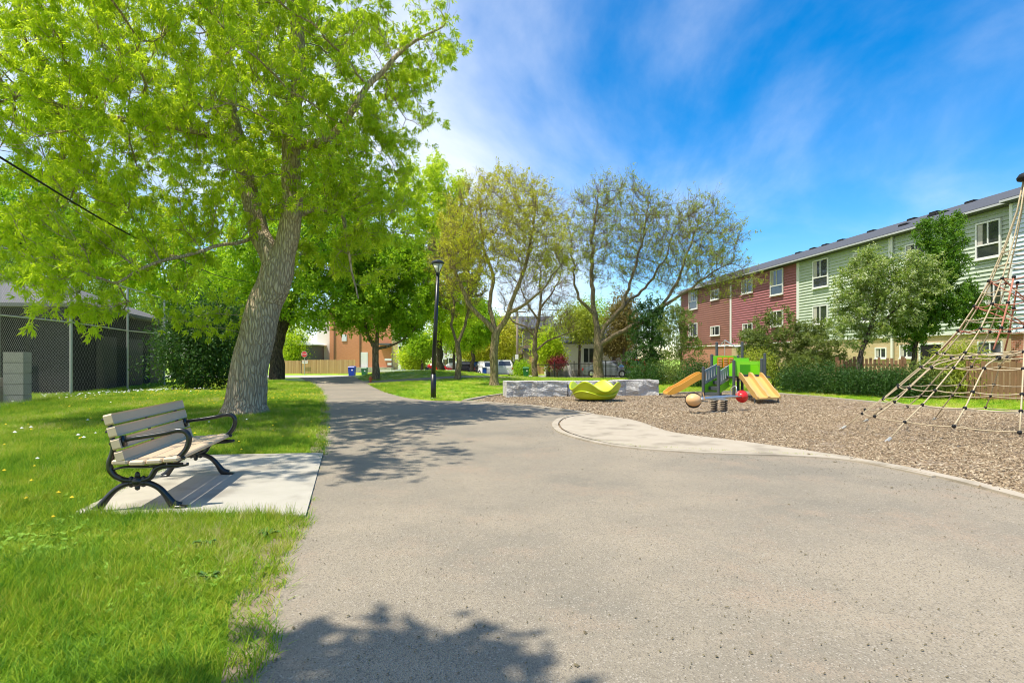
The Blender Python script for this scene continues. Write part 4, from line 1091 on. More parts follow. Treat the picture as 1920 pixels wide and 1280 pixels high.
for c, m, rr in ((A, 'tan', .20), (B, 'red', .165)):
    o = MB().ball(c, rr, 24, (1.05, 1, .85)).build('ball_seat', m, rk, smooth=True)
    MB().lathe([(rr * 1.06, -.02), (rr * 1.07, 0), (rr * 1.06, .02)], c, 24, Matrix.Rotation(R(78), 4, 'X')).build('band', 'black' if m == 'tan' else 'red', o, smooth=True)
h = B - d * .32
MB().tube(crom([h + sdv * -.1, h + Vector((-.02, 0, .2)) + sdv * -.1, h + Vector((.03, 0, .31)), h + Vector((-.02, 0, .2)) + sdv * .1, h + sdv * .1], 4), .014, 6).build('handle', 'steel', rk, smooth=True)
h = A + d * .30
MB().tube([h + sdv * -.12, h + Vector((-.05, 0, .2)) + sdv * -.12], .014, 6).tube([h + sdv * .12, h + Vector((-.05, 0, .2)) + sdv * .12], .014, 6).build('handle', 'tan', rk)
MB().tube([h + Vector((-.02, 0, -.04)) + sdv * -.24, h + Vector((-.02, 0, -.04)) + sdv * .24], .016, 6).build('footrest', 'post', rk)

# ---------------------------------------------------------------- rope pyramid
PC = Vector((9.50, 10.6, 0))
rp = thing('rope_pyramid', 'tall climbing net of pale ropes hung from a mast over the mulch', 'climbing net', PC)
ZR = [(0, 2.98), (.34, 2.62), (.64, 2.26), (.89, 2.0), (1.29, 1.61), (1.565, 1.37), (2.0, 1.04), (2.45, .79), (2.92, .57), (3.6, .33), (4.2, .16), (4.74, .07)]
def rad(z): return float(np.interp(z, [a for a, _ in ZR], [b for _, b in ZR]))
def at_(ang, z, r=None): a = R(ang); r = rad(z) if r is None else r; return Vector((r * math.cos(a), r * math.sin(a), z))
MB().tube([(0, 0, -.1), (0, 0, 4.8)], .045, 12).build('mast', 'post', rp, smooth=True)
MB().lathe([(.05, 0), (.16, .03), (.17, .08), (.13, .14), (.03, .18)], (0, 0, 4.72), 16).build('mast_cap', 'black', rp, smooth=True)
nodes = MB()
def node(p, r_=.034): nodes.ball(p, r_, 8)
prim = [190 + 36 * k for k in range(10)]
for a in prim:
    noanchor = abs((a % 360) - 226) < 5
    zs = [z for z, _ in ZR if not (noanchor and z < .3)]
    MB().tube([at_(a, z) for z in zs], .0125, 6).build('rope', 'rope', rp, smooth=True)
    if not noanchor:
        MB().tube([at_(a, .0, 3.05) + Vector((0, 0, -.03)), at_(a, .07)], .028, 6).build('anchor', 'galv', rp)
    for z in (.34, .64, .89, 1.29, 1.565, 2.0, 2.45, 2.92): node(at_(a, z))
sec = [208 + 36 * k for k in range(10)]
for a in sec:
    pts = crom([at_(a, .36, 2.62), at_(a, .64, 2.27), at_(a, .90, 2.02), at_(a, 1.29, 1.63), at_(a, 1.40, 1.40), at_(a, 1.47, 1.12)], 4)
    MB().tube(pts, .0125, 6).build('rope', 'rope', rp, smooth=True)
    for z, r_ in ((.36, 2.62), (.64, 2.27), (.90, 2.02), (1.29, 1.63)): node(at_(a, z, r_))
    node(at_(a, 1.47, 1.12), .045)
    if (a % 72) == 208 % 72:
        MB().tube([at_(a, 1.62, 1.30), at_(a, 2.0, 1.02), at_(a, 2.45, .78), at_(a, 2.92, .56)], .0155, 6).build('red_rope', 'rrope', rp, smooth=True)
        for z in (2.0, 2.45, 2.92): node(at_(a, z, rad(z) - .01))
def ring(z, step, sag, m, r=None, off=190, skip=()):
    b = MB(); n_ = int(360 / step); pts = []
    for k in range(n_):
        p, q = at_(off + k * step, z, r), at_(off + (k + 1) * step, z, r)
        for s in range(4):
            t = s / 4; v = p.lerp(q, t); v.z -= sag * 4 * t * (1 - t); pts.append(v)
    b.tube(pts, .010, 5, closed=True).build('ring_rope', m, rp, smooth=True)
for z, st, sg in ((.35, 18, .02), (.64, 18, .03), (.895, 18, .03), (1.29, 18, .03), (1.565, 36, .05)): ring(z, st, sg, 'rope')
ring(1.47, 18, .02, 'rope', 1.12, 208)
for z in (2.0, 2.45, 2.92): ring(z, 36, .04, 'rrope')
for z in (2.2, 2.7, 3.2, 3.45): ring(z, 36, .03, 'rope')
for a in range(5):      # inner spokes
    A_ = 208 + 72 * a; MB().tube([at_(A_, 1.47, 1.12), (0, 0, 1.62)], .0115, 5).build('spoke_rope', 'rope', rp)
    MB().tube([at_(190 + 72 * a, 2.92), (0, 0, 2.5)], .012, 5).build('spoke_rope', 'rrope', rp)
    MB().tube([at_(190 + 72 * a, 2.45), (0, 0, 2.05)], .012, 5).build('spoke_rope', 'rrope', rp)
o = nodes.build('connector', 'black', rp, smooth=True); o['kind'] = 'stuff'

# ---------------------------------------------------------------- street things
def hydrant(label, p):
    r = thing('fire_hydrant', label, 'hydrant', p); r.scale = (.6, .6, .55)
    MB().lathe([(.16, 0), (.16, .05), (.11, .06), (.11, .45), (.14, .47), (.14, .52), (.10, .60), (.04, .66), (.03, .70)], (0, 0, 0), 14).build('body', 'hydrant', r, smooth=False)
    for s in (-1, 1): MB().tube([(s * .08, 0, .36), (s * .2, 0, .36)], .06, 10).build('outlet', 'hydrant', r)
hydrant('small orange fire hydrant at the foot of the grass mound', (-8.35, 34.0, terr(-8.35, 34.0)))
def bin_(label, p, m, s=1.0, rz=0.0):
    r = thing('wheelie_bin', label, 'bin', p, rz)
    b = MB(); w, d, h = .30 * s, .36 * s, 1.0 * s
    b.add([(-w*.8,-d*.8,.06),(w*.8,-d*.8,.06),(w*.8,d*.8,.06),(-w*.8,d*.8,.06),(-w,-d,h),(w,-d,h),(w,d,h),(-w,d,h)], [(0,3,2,1),(4,5,6,7),(0,1,5,4),(1,2,6,5),(2,3,7,6),(3,0,4,7)]).build('body', m, r)
    MB().add([(-w*1.06,-d*1.08,h+.004),(w*1.06,-d*1.08,h+.004),(w*1.06,d*1.05,h+.004),(-w*1.06,d*1.05,h+.004),(-w*.9,-d*.9,h+.09),(w*.9,-d*.9,h+.09),(w*.9,d,h+.12),(-w*.9,d,h+.12)], [(0,3,2,1),(4,5,6,7),(0,1,5,4),(1,2,6,5),(2,3,7,6),(3,0,4,7)]).build('lid', m, r)
    for s_ in (-1, 1): MB().tube([(s_ * w * .95, d * .8, .1), (s_ * w * .72, d * .8, .1)], .1, 12).build('wheel', 'black', r)
    MB().tube([(-w * .8, d * 1.12, h), (w * .8, d * 1.12, h)], .02, 6).build('handle', m, r)
    MB().box((.02, -d * .96, h * .68), (.16, -d * .9, h * .82)).build('sticker', 'trim', r)
    return r
zb = terr(-15.6, 58)
bin_('dark blue wheeled recycling bin with a lid beside the board fence', (-16.1, 58, zb + .02), 'blue', 1.05)
bin_('green wheeled bin just right of the blue bin', (-15.15, 59.2, zb), 'binGreen', .92)
bin_('dark green wheeled bin by the tree in front of the iron fence', (1.35, 56, terr(1.35, 56)), 'binGreen', .95)
bl = thing('blue_pedestal', 'narrow blue pedestal box on the lawn in front of the white cars', 'utility box', (-2.6, 54.5, terr(-2.6, 54.5)))
MB().box((-.2, -.18, 0), (.2, .18, .95), ).build('body', 'blue', bl, bevel=.02); MB().box((-.24, -.22, .951), (.24, .22, 1.02)).build('cap', 'car_blue', bl)
# stop sign, small white sign, street sign
ss = thing('stop_sign', 'red octagonal stop sign above the tan board fence', 'sign', W(571, 700, 72.5) * 1.0)
ss.location.z = terr(-26, 72)
MB().tube([(0, 0, 0), (0, 0, 2.95)], .04, 6).build('pole', 'galv', ss)
zc = W(571, 664, 72.5).z - ss.location.z
oc = [(.36 * math.cos(R(22.5 + 45 * k)), zc + .36 * math.sin(R(22.5 + 45 * k))) for k in range(8)]
MB().prism([(x * 1.09, zc + (z - zc) * 1.09) for x, z in oc], -.075, -.06).build('border', 'trim', ss); MB().prism(oc, -.09, -.076).build('plate', 'sign_red', ss)
tx = bpy.data.curves.new('lettering', 'FONT'); tx.body = 'STOP'; tx.size = .27; tx.align_x = 'CENTER'; tx.align_y = 'CENTER'; tx.extrude = .003; tx.materials.append(MT['trim'])
tmp = bpy.data.objects.new('lettering_curve', tx); to = bpy.data.objects.new('lettering', bpy.data.meshes.new_from_object(tmp)); bpy.data.objects.remove(tmp); COL.objects.link(to); to.parent = ss; to.location = (0, -.094, zc); to.rotation_euler = (R(90), 0, 0)
ns = thing('notice_board', 'small white notice fixed to the board fence below the stop sign', 'sign', W(572, 677, 74.8))
MB().box((-.35, -.03, -.3), (.35, 0, .1)).build('plate', 'trim', ns); MB().box((-.3, -.036, -.08), (.3, -.031, 0)).build('stripe', 'sign_red', ns)
st = thing('street_sign', 'dark sign post with stacked white plates by the brick house', 'sign', (W(735, 690, 72).x, 72, terr(-15, 72)))
MB().tube([(0, 0, 0), (0, 0, 2.75)], .06, 8).build('pole', 'post', st)
for z, w_ in ((1.75, .9), (1.2, .55)): MB().box((-w_, -.08, z), (-.05, -.05, z + .28)).build('plate', 'trim', st)
# utility poles
def upole(label, p, h, arm=True):
    r = thing('utility_pole', label, 'utility pole', p)
    MB().tube([(0, 0, -.2), (0, 0, h)], [.17, .12], 10).build('pole', 'polewood', r, smooth=True)
    if arm: MB().box((-1.1, -.08, h - .6), (1.1, .08, h - .45)).build('crossarm', 'polewood', r)
    MB().box((-.28, -.32, 1.9), (.12, -.16, 2.5)).build('notice', 'trim', r)
    return r
upole('brown wooden utility pole by the brown brick house', (W(970, 690, 70).x, 70, terr(.6, 70)), 8.2)
upole('thin wooden utility pole left of the crooked locust tree', (W(836, 690, 72).x, 72, terr(-8, 72)), 6.0, False)
cb = MB().tube(crom([(-5.2, 1.5, 4.4), (-6.2, 5, 4.28), (-7.11, 8, 4.25), (-8.39, 12, 4.27), (-9.6, 16, 4.4), (-12.2, 24, 4.9), (-15.5, 34, 6)], 8), .016, 6).build('power_cable', 'black')
tag(cb, 'black overhead cable slanting across the leaves at the left edge', 'cable')
cb = MB().tube(crom([(-30, 69.7, 7.5), (-15, 69.8, 6.9), (.6, 69.8, 7.5), (20, 69.9, 6.9), (40, 70, 7.5)], 8), .025, 5).build('power_cable', 'black')
tag(cb, 'thin overhead street cable strung to the wooden utility pole', 'cable')

# ---------------------------------------------------------------- cars
def car(label, p, rz, paint, kind='sedan'):
    """local: x forward, y left"""
    r = thing('parked_car', label, 'car', p, rz, 'cars parked along the street')
    L, Wd, H = {'sedan': (4.6, 1.8, 1.45), 'van': (5.0, 1.95, 1.8), 'suv': (4.6, 1.85, 1.65), 'pickup': (5.4, 1.95, 1.8)}[kind]
    x = L / 2; h0 = .22; hb = H * .60
    b = MB()
    def loft(secs, m, name, parent=r):
        q = MB(); n_ = None
        for sx, hw, z0, z1, taper in secs:
            ring_ = [(-hw, z0), (-hw * 1.0, z0 + (z1 - z0) * .55), (-hw * taper, z1 - .03), (-hw * taper + .06, z1), (hw * taper - .06, z1), (hw * taper, z1 - .03), (hw, z0 + (z1 - z0) * .55), (hw, z0)]
            n_ = len(ring_); q.v += [(sx, y, z) for y, z in ring_]
        for i in range(len(secs) - 1):
            for k in range(n_): q.f.append((i * n_ + k, i * n_ + (k + 1) % n_, (i + 1) * n_ + (k + 1) % n_, (i + 1) * n_ + k))
        q.f.append(tuple(range(n_))); q.f.append(tuple((len(secs) - 1) * n_ + k for k in reversed(range(n_))))
        return q.build(name, m, parent)
    w = Wd / 2
    if kind == 'pickup': body = [(-x, w * .96, .45, 1.05, .98), (-x + .1, w, .4, 1.08, .98), (0, w, .35, 1.08, .97), (.2, w, .32, 1.08, .96), (x - .5, w, .32, 1.02, .94), (x, w * .92, .42, .86, .9)]
    else: body = [(-x, w * .88, h0 + .2, hb * .92, .92), (-x + .18, w * .98, h0 + .02, hb, .93), (-x * .3, w, h0, hb, .95), (x * .35, w, h0, hb * .98, .95), (x * .8, w * .97, h0, hb * .86, .92), (x, w * .84, h0 + .12, hb * .66, .9)]
    bo = loft(body, paint, 'body')
    if kind == 'sedan': g = [(-x * .78, w * .86, hb - .03, hb + .02, .9), (-x * .42, w * .9, hb - .03, H - .03, .76), (x * .1, w * .9, hb - .03, H, .76), (x * .52, w * .88, hb - .06, hb - .02, .9)]
    elif kind == 'pickup': g = [(-.25, w * .93, 1.05, 1.12, .95), (-.1, w * .93, 1.05, H, .82), (1.0, w * .93, 1.05, H, .82), (1.7, w * .9, 1.0, 1.06, .92)]
    else: g = [(-x * .97, w * .9, hb - .03, hb + .02, .95), (-x * .84, w * .92, hb - .03, H - .05, .82), (-.1, w * .92, hb - .03, H, .8), (x * .28, w * .92, hb - .03, H - .03, .8), (x * .66, w * .88, hb - .08, hb - .03, .9)]
    gh = loft(g, paint, 'cabin')
    def top_(s): return s[1] * s[4]
    def pane(a, c, fa, fb, out):      # glass between two cabin sections, inset
        lo = Vector((a[0], 0, a[3])); hi = Vector((c[0], 0, c[3])); d = hi - lo; nn = Vector((-d.z, 0, d.x)).normalized() * out
        P0 = lo + d * .12 + nn; P1 = lo + d * .86 + nn; w0 = top_(a) * fa; w1 = top_(c) * fb
        vs = [(P0.x, -w0, P0.z), (P0.x, w0, P0.z), (P1.x, w1, P1.z), (P1.x, -w1, P1.z)]; k2 = nn * .6
        MB().add(vs + [(x_ + k2.x, y_, z_ + k2.z) for x_, y_, z_ in vs], [(0,3,2,1),(4,5,6,7),(0,1,5,4),(1,2,6,5),(2,3,7,6),(3,0,4,7)]).build('window', 'glass', r)
    pane(g[0], g[1], .84, .84, .012); pane(g[-1], g[-2], .86, .86, -.012)
    sa, sb_ = g[1], g[-2]; zl, zh = hb + .06, H - .12; xm = (sa[0] + sb_[0]) / 2
    for s in (-1, 1):
        for xa, xb in ((sa[0] + .02, xm - .05), (xm + .05, sb_[0] + .12)):
            def yy_(z): return s * (sa[1] + (top_(sa) - sa[1]) * min(1, max(0, (z - hb) / (H - .03 - hb))) * 1.0 + .016)
            vs = [(xa - .1, yy_(zl), zl), (xb + .14, yy_(zl), zl), (xb, yy_(zh), zh), (xa, yy_(zh), zh)]
            MB().add(vs + [(x_, y_ + s * .006, z_) for x_, y_, z_ in vs], [(0,3,2,1),(4,5,6,7),(0,1,5,4),(1,2,6,5),(2,3,7,6),(3,0,4,7)]).build('window', 'glass', r)
    rt = MB(); i0 = g[1]; i1 = g[-2]; yy = i0[1] * i0[4]
    rt.box((i0[0] - .02, -yy - .015, H - .07), (i1[0] + .04, yy + .015, H + .012)); rt.build('roof', paint, r, bevel=.03)
    for sx in (-x * .6, x * .62):
        for s in (-1, 1):
            t = MB().lathe([(.20, -.1), (.33, -.1), (.34, 0), (.33, .1), (.20, .1)], (sx, s * (w - .08), .33), 16, Matrix.Rotation(R(90), 4, 'X')).build('wheel', 'black', r)
            MB().lathe([(.05, .0), (.2, 0), (.19, .02), (.05, .03)], (sx, s * (w + .02) if s < 0 else w + .02, .33), 12, Matrix.Rotation(R(90) * (1 if s < 0 else -1), 4, 'X')).build('rim', 'steel', t)
    for s in (-1, 1):
        MB().box((-x - .01, s * w * .86 - .1, hb * .7), (-x + .1, s * w * .86 + .08, hb * .93), ).build('tail_light', 'tail', r)
        MB().box((x - .16, s * w * .72 - .16, hb * .5), (x - .005, s * w * .72 + .14, hb * .66)).build('headlight', 'lampglass', r)
        MB().box((x * .38, s * (w + .02) - .09, hb + .02), (x * .38 + .1, s * (w + .02) + .09, hb + .16)).build('mirror', paint, r)
    MB().box((-x - .015, -.26, hb * .55), (-x + .04, .26, hb * .68)).build('number_plate', 'trim', r)
    MB().box((-x - .03, -w * .85, h0 + .18), (-x + .2, w * .85, h0 + .34)).build('bumper', paint, r); MB().box((x - .2, -w * .8, h0 + .1), (x + .03, w * .8, h0 + .28)).build('bumper', 'black', r)
    return r
def cz(y): return terr(-1, y) + .03
car('white minivan seen from behind, right of the yellow barked tree', (-1.05, 65.5, cz(65.5)), R(96), 'car_white', 'van')
car('white hatchback parked left of the yellow barked tree', (-3.55, 66.5, cz(66)), R(120), 'car_white', 'suv')
car('black hatchback between two white cars', (-5.15, 67.2, cz(67)), R(130), 'car_black', 'suv')
car('white sedan left of the black hatchback, behind the crooked locust tree', (-7.0, 68, cz(68)), R(160), 'car_white', 'sedan')
car('red pickup standing behind the white hatchback', (-3.2, 76, cz(72) + .25), R(175), 'car_red', 'pickup')
car('maroon car half hidden left of the white sedan', (-9.1, 67, cz(68)), R(175), 'car_red', 'sedan')
car('dark blue sedan left of the lamp post on the street', (-11.2, 66, cz(66)), R(178), 'car_blue', 'sedan')
car('black car roof showing behind the white minivan', (-.9, 77.5, cz(72) + .3), R(5), 'car_black', 'suv')
car('dark grey sedan behind the iron fence by the large locust trunk', (8.6, 50.3, terr(8.6, 50.3) + .04), R(-32), 'car_grey', 'sedan')
car('red car nose showing at the dark shrubs beyond the iron fence', (11.2, 52, terr(11, 52) + .04), R(-100), 'car_red', 'suv')

# ---------------------------------------------------------------- trees
def tw(x, y, Y): return tuple(W(x, y, Y))
B = (-6.67, 14.4, terr(-6.67, 14.4) - .05)
tree('ash_tree', 'huge leaning ash tree with pale furrowed trunk behind the bench', B,
     [([B, (-6.66, 14.4, .35), tw(466, 700, 14.4), tw(488, 600, 14.4), tw(521, 505, 14.4)], [.64, .50, .45, .42, .40]),
      ([tw(521, 505, 14.4), tw(541, 440, 14.3), tw(549, 375, 14.2), tw(546, 300, 14.1), tw(552, 235, 14.0), tw(560, 120, 13.8), (-5.2, 13.6, 10.4), (-5.4, 13.4, 12.6)], [.30, .27, .24, .22, .20, .17, .13, .07]),
      ([tw(521, 505, 14.4), tw(487, 440, 14.6), tw(470, 370, 14.8), tw(452, 290, 15.0), tw(425, 180, 15.3), tw(395, 60, 15.6), (-8.0, 15.8, 11.5)], [.29, .25, .22, .19, .16, .12, .08]),
      ([tw(549, 262, 14.0), tw(575, 272, 13.7), tw(608, 264, 13.4), tw(640, 235, 13.2), tw(690, 160, 13.2), tw(760, 90, 13.5), tw(835, 45, 13.8)], [.12, .11, .10, .085, .065, .045, .02]),
      ([tw(487, 440, 14.6), tw(450, 455, 14.2), tw(380, 470, 13.2), tw(300, 490, 12.4), tw(220, 530, 12)], [.05, .045, .035, .028, .018]),
      ([tw(452, 290, 15.0), tw(380, 250, 14), tw(280, 230, 13), tw(150, 210, 12.5), tw(40, 180, 12.2)], [.08, .06, .045, .03, .018]),
      ([tw(545, 420, 14.3), tw(590, 392, 14.6), tw(640, 400, 15), tw(655, 480, 15.2), tw(672, 560, 15.3)], [.10, .06, .05, .035, .02])],
     [((-7.2, 13.6, 8.4), (4.6, 4.4, 3.9), 1.3), ((-9.6, 12.8, 5.8), (2.7, 2.8, 2.3), 2.0), ((-9.4, 12.6, 3.7), (1.8, 1.7, 1.6), 2.6), ((-9.6, 13.0, 2.9), (1.3, 1.2, .9), 1.8), ((-8.0, 13.4, 2.75), (1.2, 1.0, .75), 2.6),
      ((-4.4, 15.0, 6.3), (1.9, 2.4, 2.0), 2.0), ((-3.2, 14.4, 7.9), (1.5, 1.8, 1.6), 1.6), ((-4.9, 15.8, 4.6), (1.6, 1.8, 1.3), 2.0), ((-3.4, 15.8, 5.4), (1.2, 1.4, 1.5), 1.6), ((-11.6, 12.0, 8.5), (2.6, 3, 2.0), .7), ((-2.0, 13.6, 9.0), (.8, 1.0, 1.0), 1.2), ((-5.7, 6.8, 7.7), (2.6, 1.9, 1.15), 1.6), ((-6.5, 9.6, 8.6), (2.6, 2.2, 1.5), .6)],
     'l_ash', 'bark1', nattr=4200, step=.29, tip=.0075, expo=2.3, leaves=610000, llen=.125, lwid=.025, per=20, spread=.20, droop=.8, twig_r=.02, seed=11, bare=.16, tight=.22, twigs=5200, twlen=.6, twr=.006, thin=lambda p: np.where((p[:, 1] > 9) & (p[:, 2] > EYE + .66 * p[:, 1]), .42, 1.0) * np.where((np.abs(p[:, 0] + 5.75) < 1.25) & (p[:, 1] < 14.6) & (p[:, 2] < 7.0) & (p[:, 2] > 2.6), .22, 1.0))
B = (-14.7, 36, terr(-14.7, 36) - .1)
tree('shade_tree', 'dark trunked leafy tree just right of the huge ash trunk', B,
     [([B, tw(518, 650, 36), tw(530, 610, 36), tw(545, 560, 36)], [.50, .40, .36, .30]), ([tw(530, 610, 36), (-14.8, 36, 5.4), (-15.5, 36, 8)], [.2, .17, .12]), ([tw(545, 560, 36), (-12.6, 36, 7), (-11.6, 36, 10)], [.22, .18, .10])],
     [((-12.6, 35.5, 9.4), (5.4, 4.6, 6.0)), ((-11.0, 34.5, 4.7), (3.6, 3.0, 2.0)), ((-16.5, 35, 6.0), (3.0, 3, 2.6))], 'l_mid', 'bark2', nattr=1500, step=.55, leaves=72000, llen=.22, lwid=.095, per=12, spread=.32, droop=.4, seed=12)
B = (-8.5, 36, terr(-8.5, 36) - .05)
tree('maple_tree', 'low round maple on the grass mound with a forked trunk', B,
     [([B, tw(704, 680, 36), tw(704, 655, 36)], [.27, .20, .20]), ([tw(704, 655, 36), tw(690, 630, 36), tw(682, 600, 36), tw(676, 560, 36)], [.13, .11, .09, .06]), ([tw(704, 655, 36), tw(708, 610, 36), tw(712, 560, 36)], [.13, .10, .06]), ([tw(704, 660, 36), tw(725, 650, 36), tw(750, 640, 36), tw(775, 620, 36)], [.10, .08, .06, .03])],
     [((-8.2, 36, 6.4), (3.7, 3.4, 3.6)), ((-7.0, 36, 4.2), (2.6, 2.6, 1.4))], 'l_mid', 'bark4', nattr=900, step=.42, leaves=52000, llen=.19, lwid=.10, per=12, spread=.28, droop=.3, seed=13)
B = (-5.6, 46, terr(-5.6, 46) - .1)
tree('tall_tree', 'tall bright green tree directly behind the street lamp', B,
     [([B, tw(823, 640, 46), tw(820, 560, 46), tw(815, 470, 46)], [.32, .25, .2, .14])],
     [((-5.4, 46, 9.0), (3.5, 3.2, 5.6)), ((-6.6, 46, 14.2), (3.4, 3, 3.6)), ((-4.6, 45, 4.8), (2.8, 2.6, 1.9))], 'l_ash', 'bark2', nattr=1100, step=.55, leaves=45000, llen=.24, lwid=.10, per=12, spread=.35, droop=.3, seed=14)
B = (-4.1, 60, -.5)
tree('round_tree', 'dense round green tree behind the crooked locust tree', B, [([B, (-4.1, 60, 2), (-4.0, 60, 4)], [.24, .18, .12])],
     [((-4.1, 60, 5.3), (2.9, 2.6, 2.7)), ((-2.6, 60, 4.4), (1.6, 1.6, 1.8))], 'l_mid', 'bark2', nattr=350, step=.5, leaves=16000, llen=.26, lwid=.14, per=10, spread=.3, seed=15)
# honey locusts, thin spring foliage
B = (-3.4, 36, terr(-3.4, 36) - .05)
tree('locust_tree', 'crooked young locust tree with a forked trunk, left of the golden one', B,
     [([B, tw(861, 680, 36), tw(858, 645, 36)], [.23, .16, .15]), ([tw(858, 645, 36), tw(846, 610, 36), tw(852, 570, 36), tw(838, 520, 36), tw(822, 470, 36)], [.09, .08, .07, .05, .03]), ([tw(858, 645, 36), tw(872, 610, 36), tw(880, 570, 36), tw(876, 500, 36)], [.10, .09, .08, .04])],
     [((-3.2, 36, 6.6), (2.0, 1.9, 3.0)), ((-4.2, 36, 7.6), (1.3, 1.3, 2.2))], 'l_gold', 'bark4', nattr=800, step=.36, tip=.012, twigs=2200, twlen=.7, twr=.010, leaves=9000, llen=.12, lwid=.045, per=6, spread=.14, seed=16, bare=.3, group='honey locust trees on the lawn')
B = (-.95, 31, terr(-.95, 31) - .05)
tree('locust_tree', 'golden leaved locust tree with mossy vase shaped trunk by the stone row', B,
     [([B, (-.97, 31, .3), tw(926, 680, 31), tw(928, 640, 31), tw(930, 625, 31)], [.34, .24, .20, .21, .22]),
      ([tw(930, 625, 31), tw(908, 600, 31), tw(878, 570, 31), tw(862, 530, 31), tw(842, 480, 31), tw(832, 430, 31)], [.15, .13, .115, .10, .07, .04]),
      ([tw(930, 625, 31), tw(918, 575, 31.4), tw(925, 520, 31.8), tw(905, 460, 32), tw(900, 390, 32)], [.13, .11, .09, .07, .03]),
      ([tw(930, 625, 31), tw(948, 600, 30.8), tw(962, 560, 30.6), tw(985, 500, 30.4), tw(1000, 430, 30.4), tw(1005, 370, 30.4)], [.16, .14, .11, .09, .06, .03]),
      ([tw(955, 583, 30.7), tw(985, 570, 30.2), tw(1015, 545, 29.8), tw(1050, 500, 29.6)], [.10, .08, .06, .03])],
     [((-.4, 31, 8.6), (3.5, 3.2, 2.9), 1.2), ((-2.4, 31, 7.0), (1.7, 2.0, 2.6)), ((1.6, 30.6, 7.4), (1.7, 2.2, 2.4))], 'l_gold', 'bark3', nattr=3200, step=.26, tip=.009, expo=2.35, twigs=5200, twlen=.75, twr=.006, leaves=62000, llen=.13, lwid=.045, per=7, spread=.15, seed=17, bare=.35, hang=.05, group='honey locust trees on the lawn')
B = (2.1, 52, terr(2.1, 52) - .05)
tree('locust_tree', 'nearly bare dark locust tree between the golden and the large one', B,
     [([B, tw(1002, 660, 52), tw(1003, 630, 52)], [.28, .21, .20]), ([tw(1003, 630, 52), tw(1010, 600, 52), tw(1014, 560, 52), tw(1012, 500, 52)], [.15, .13, .1, .05]), ([tw(1003, 632, 52), tw(985, 612, 52), tw(965, 605, 52), tw(945, 580, 52)], [.11, .09, .07, .04]), ([tw(1003, 655, 52), tw(1025, 640, 52), tw(1050, 630, 52), tw(1075, 620, 52)], [.10, .08, .06, .03]), ([tw(1010, 600, 52), tw(990, 570, 52), tw(975, 535, 52)], [.1, .07, .04]), ([tw(1014, 580, 52), tw(1035, 550, 52), tw(1050, 520, 52)], [.1, .07, .04])],
     [((2.3, 52, 7.6), (3.9, 3.2, 3.6)), ((3.2, 52, 4.6), (3, 2.4, 1.4), .5)], 'l_olive', 'bark4', nattr=1500, step=.36, tip=.014, expo=2.35, twigs=2800, twlen=1.0, twr=.009, leaves=3500, llen=.14, lwid=.05, per=5, spread=.12, seed=18, bare=.5, group='honey locust trees on the lawn')
B = (6.6, 44, terr(6.6, 44) - .05)
tree('locust_tree', 'large spreading locust tree with a long low limb reaching right', B,
     [([B, (6.6, 44, .4), tw(1121, 680, 44), tw(1122, 640, 44), tw(1120, 620, 44)], [.50, .36, .31, .30, .28]),
      ([tw(1120, 620, 44), tw(1113, 580, 44), tw(1110, 520, 44), tw(1112, 440, 44), tw(1120, 370, 44)], [.22, .18, .15, .11, .05]),
      ([tw(1113, 590, 44), tw(1085, 560, 43.6), tw(1075, 510, 43.4), tw(1070, 440, 43.4)], [.14, .11, .08, .04]),
      ([tw(1120, 640, 44), tw(1140, 605, 43.6), tw(1168, 575, 43.2), tw(1185, 520, 43), tw(1205, 450, 43), tw(1215, 390, 43)], [.17, .15, .13, .10, .07, .04]),
      ([tw(1122, 645, 44), tw(1160, 625, 43.4), tw(1205, 604, 42.8), tw(1240, 575, 42.4), tw(1290, 545, 42), tw(1345, 505, 41.6)], [.21, .19, .17, .13, .09, .04]),
      ([tw(1240, 575, 42.4), tw(1270, 530, 42.6), tw(1290, 470, 43), tw(1310, 420, 43)], [.12, .10, .07, .03]),
      ([tw(1168, 575, 43.2), tw(1210, 540, 44), tw(1245, 490, 45), tw(1265, 430, 45)], [.12, .10, .07, .03])],
     [((7.9, 44, 11.0), (4.2, 3.6, 4.4), 1.2), ((12.8, 43, 9.8), (4.6, 3.8, 3.8), 1.2), ((4.6, 43.6, 9.6), (1.9, 2.4, 3.0)), ((15.6, 42, 6.9), (2.6, 2.6, 1.4), 1.2)], 'l_olive', 'bark4', nattr=4200, step=.33, tip=.011, expo=2.35, twigs=7500, twlen=1.1, twr=.0085, leaves=78000, llen=.13, lwid=.05, per=7, spread=.17, seed=19, bare=.35, group='honey locust trees on the lawn')
# trees and shrubs at the right
def E(x, y, Y, rx, ry, rz): v = W(x, y, Y); return (tuple(v), (rx, ry, rz))
B = (10.2, 42, -.05)
tree('dense_tree', 'dark green columnar tree left of the brown townhouse', B, [([B, (10.2, 42, 2), (10.3, 42, 4.6)], [.2, .15, .08])], [E(1222, 625, 42, 1.7, 1.5, 2.9), E(1215, 680, 42, 1.8, 1.4, 1.4)], 'l_dark', 'bark2', nattr=380, step=.36, leaves=17000, llen=.15, lwid=.07, per=10, spread=.26, seed=21)
B = (10.9, 37, 0)
tree('young_tree', 'thin trunked mid green tree in front of the brown townhouse wall', B, [([B, tw(1277, 640, 37), tw(1275, 590, 37)], [.10, .08, .05])], [E(1270, 620, 37, 1.15, 1.2, 2.1), E(1300, 650, 37, .9, .9, 1.2)], 'l_shrub', 'bark4', nattr=220, step=.3, leaves=7000, llen=.13, lwid=.06, per=9, spread=.22, seed=22)
bush('dark_shrub', 'very dark shrub behind the single slide', (9.75, 30, 0), [E(1310, 708, 30, .85, .7, .85)], 'l_dark', 6500, .09, .05, seed=23)
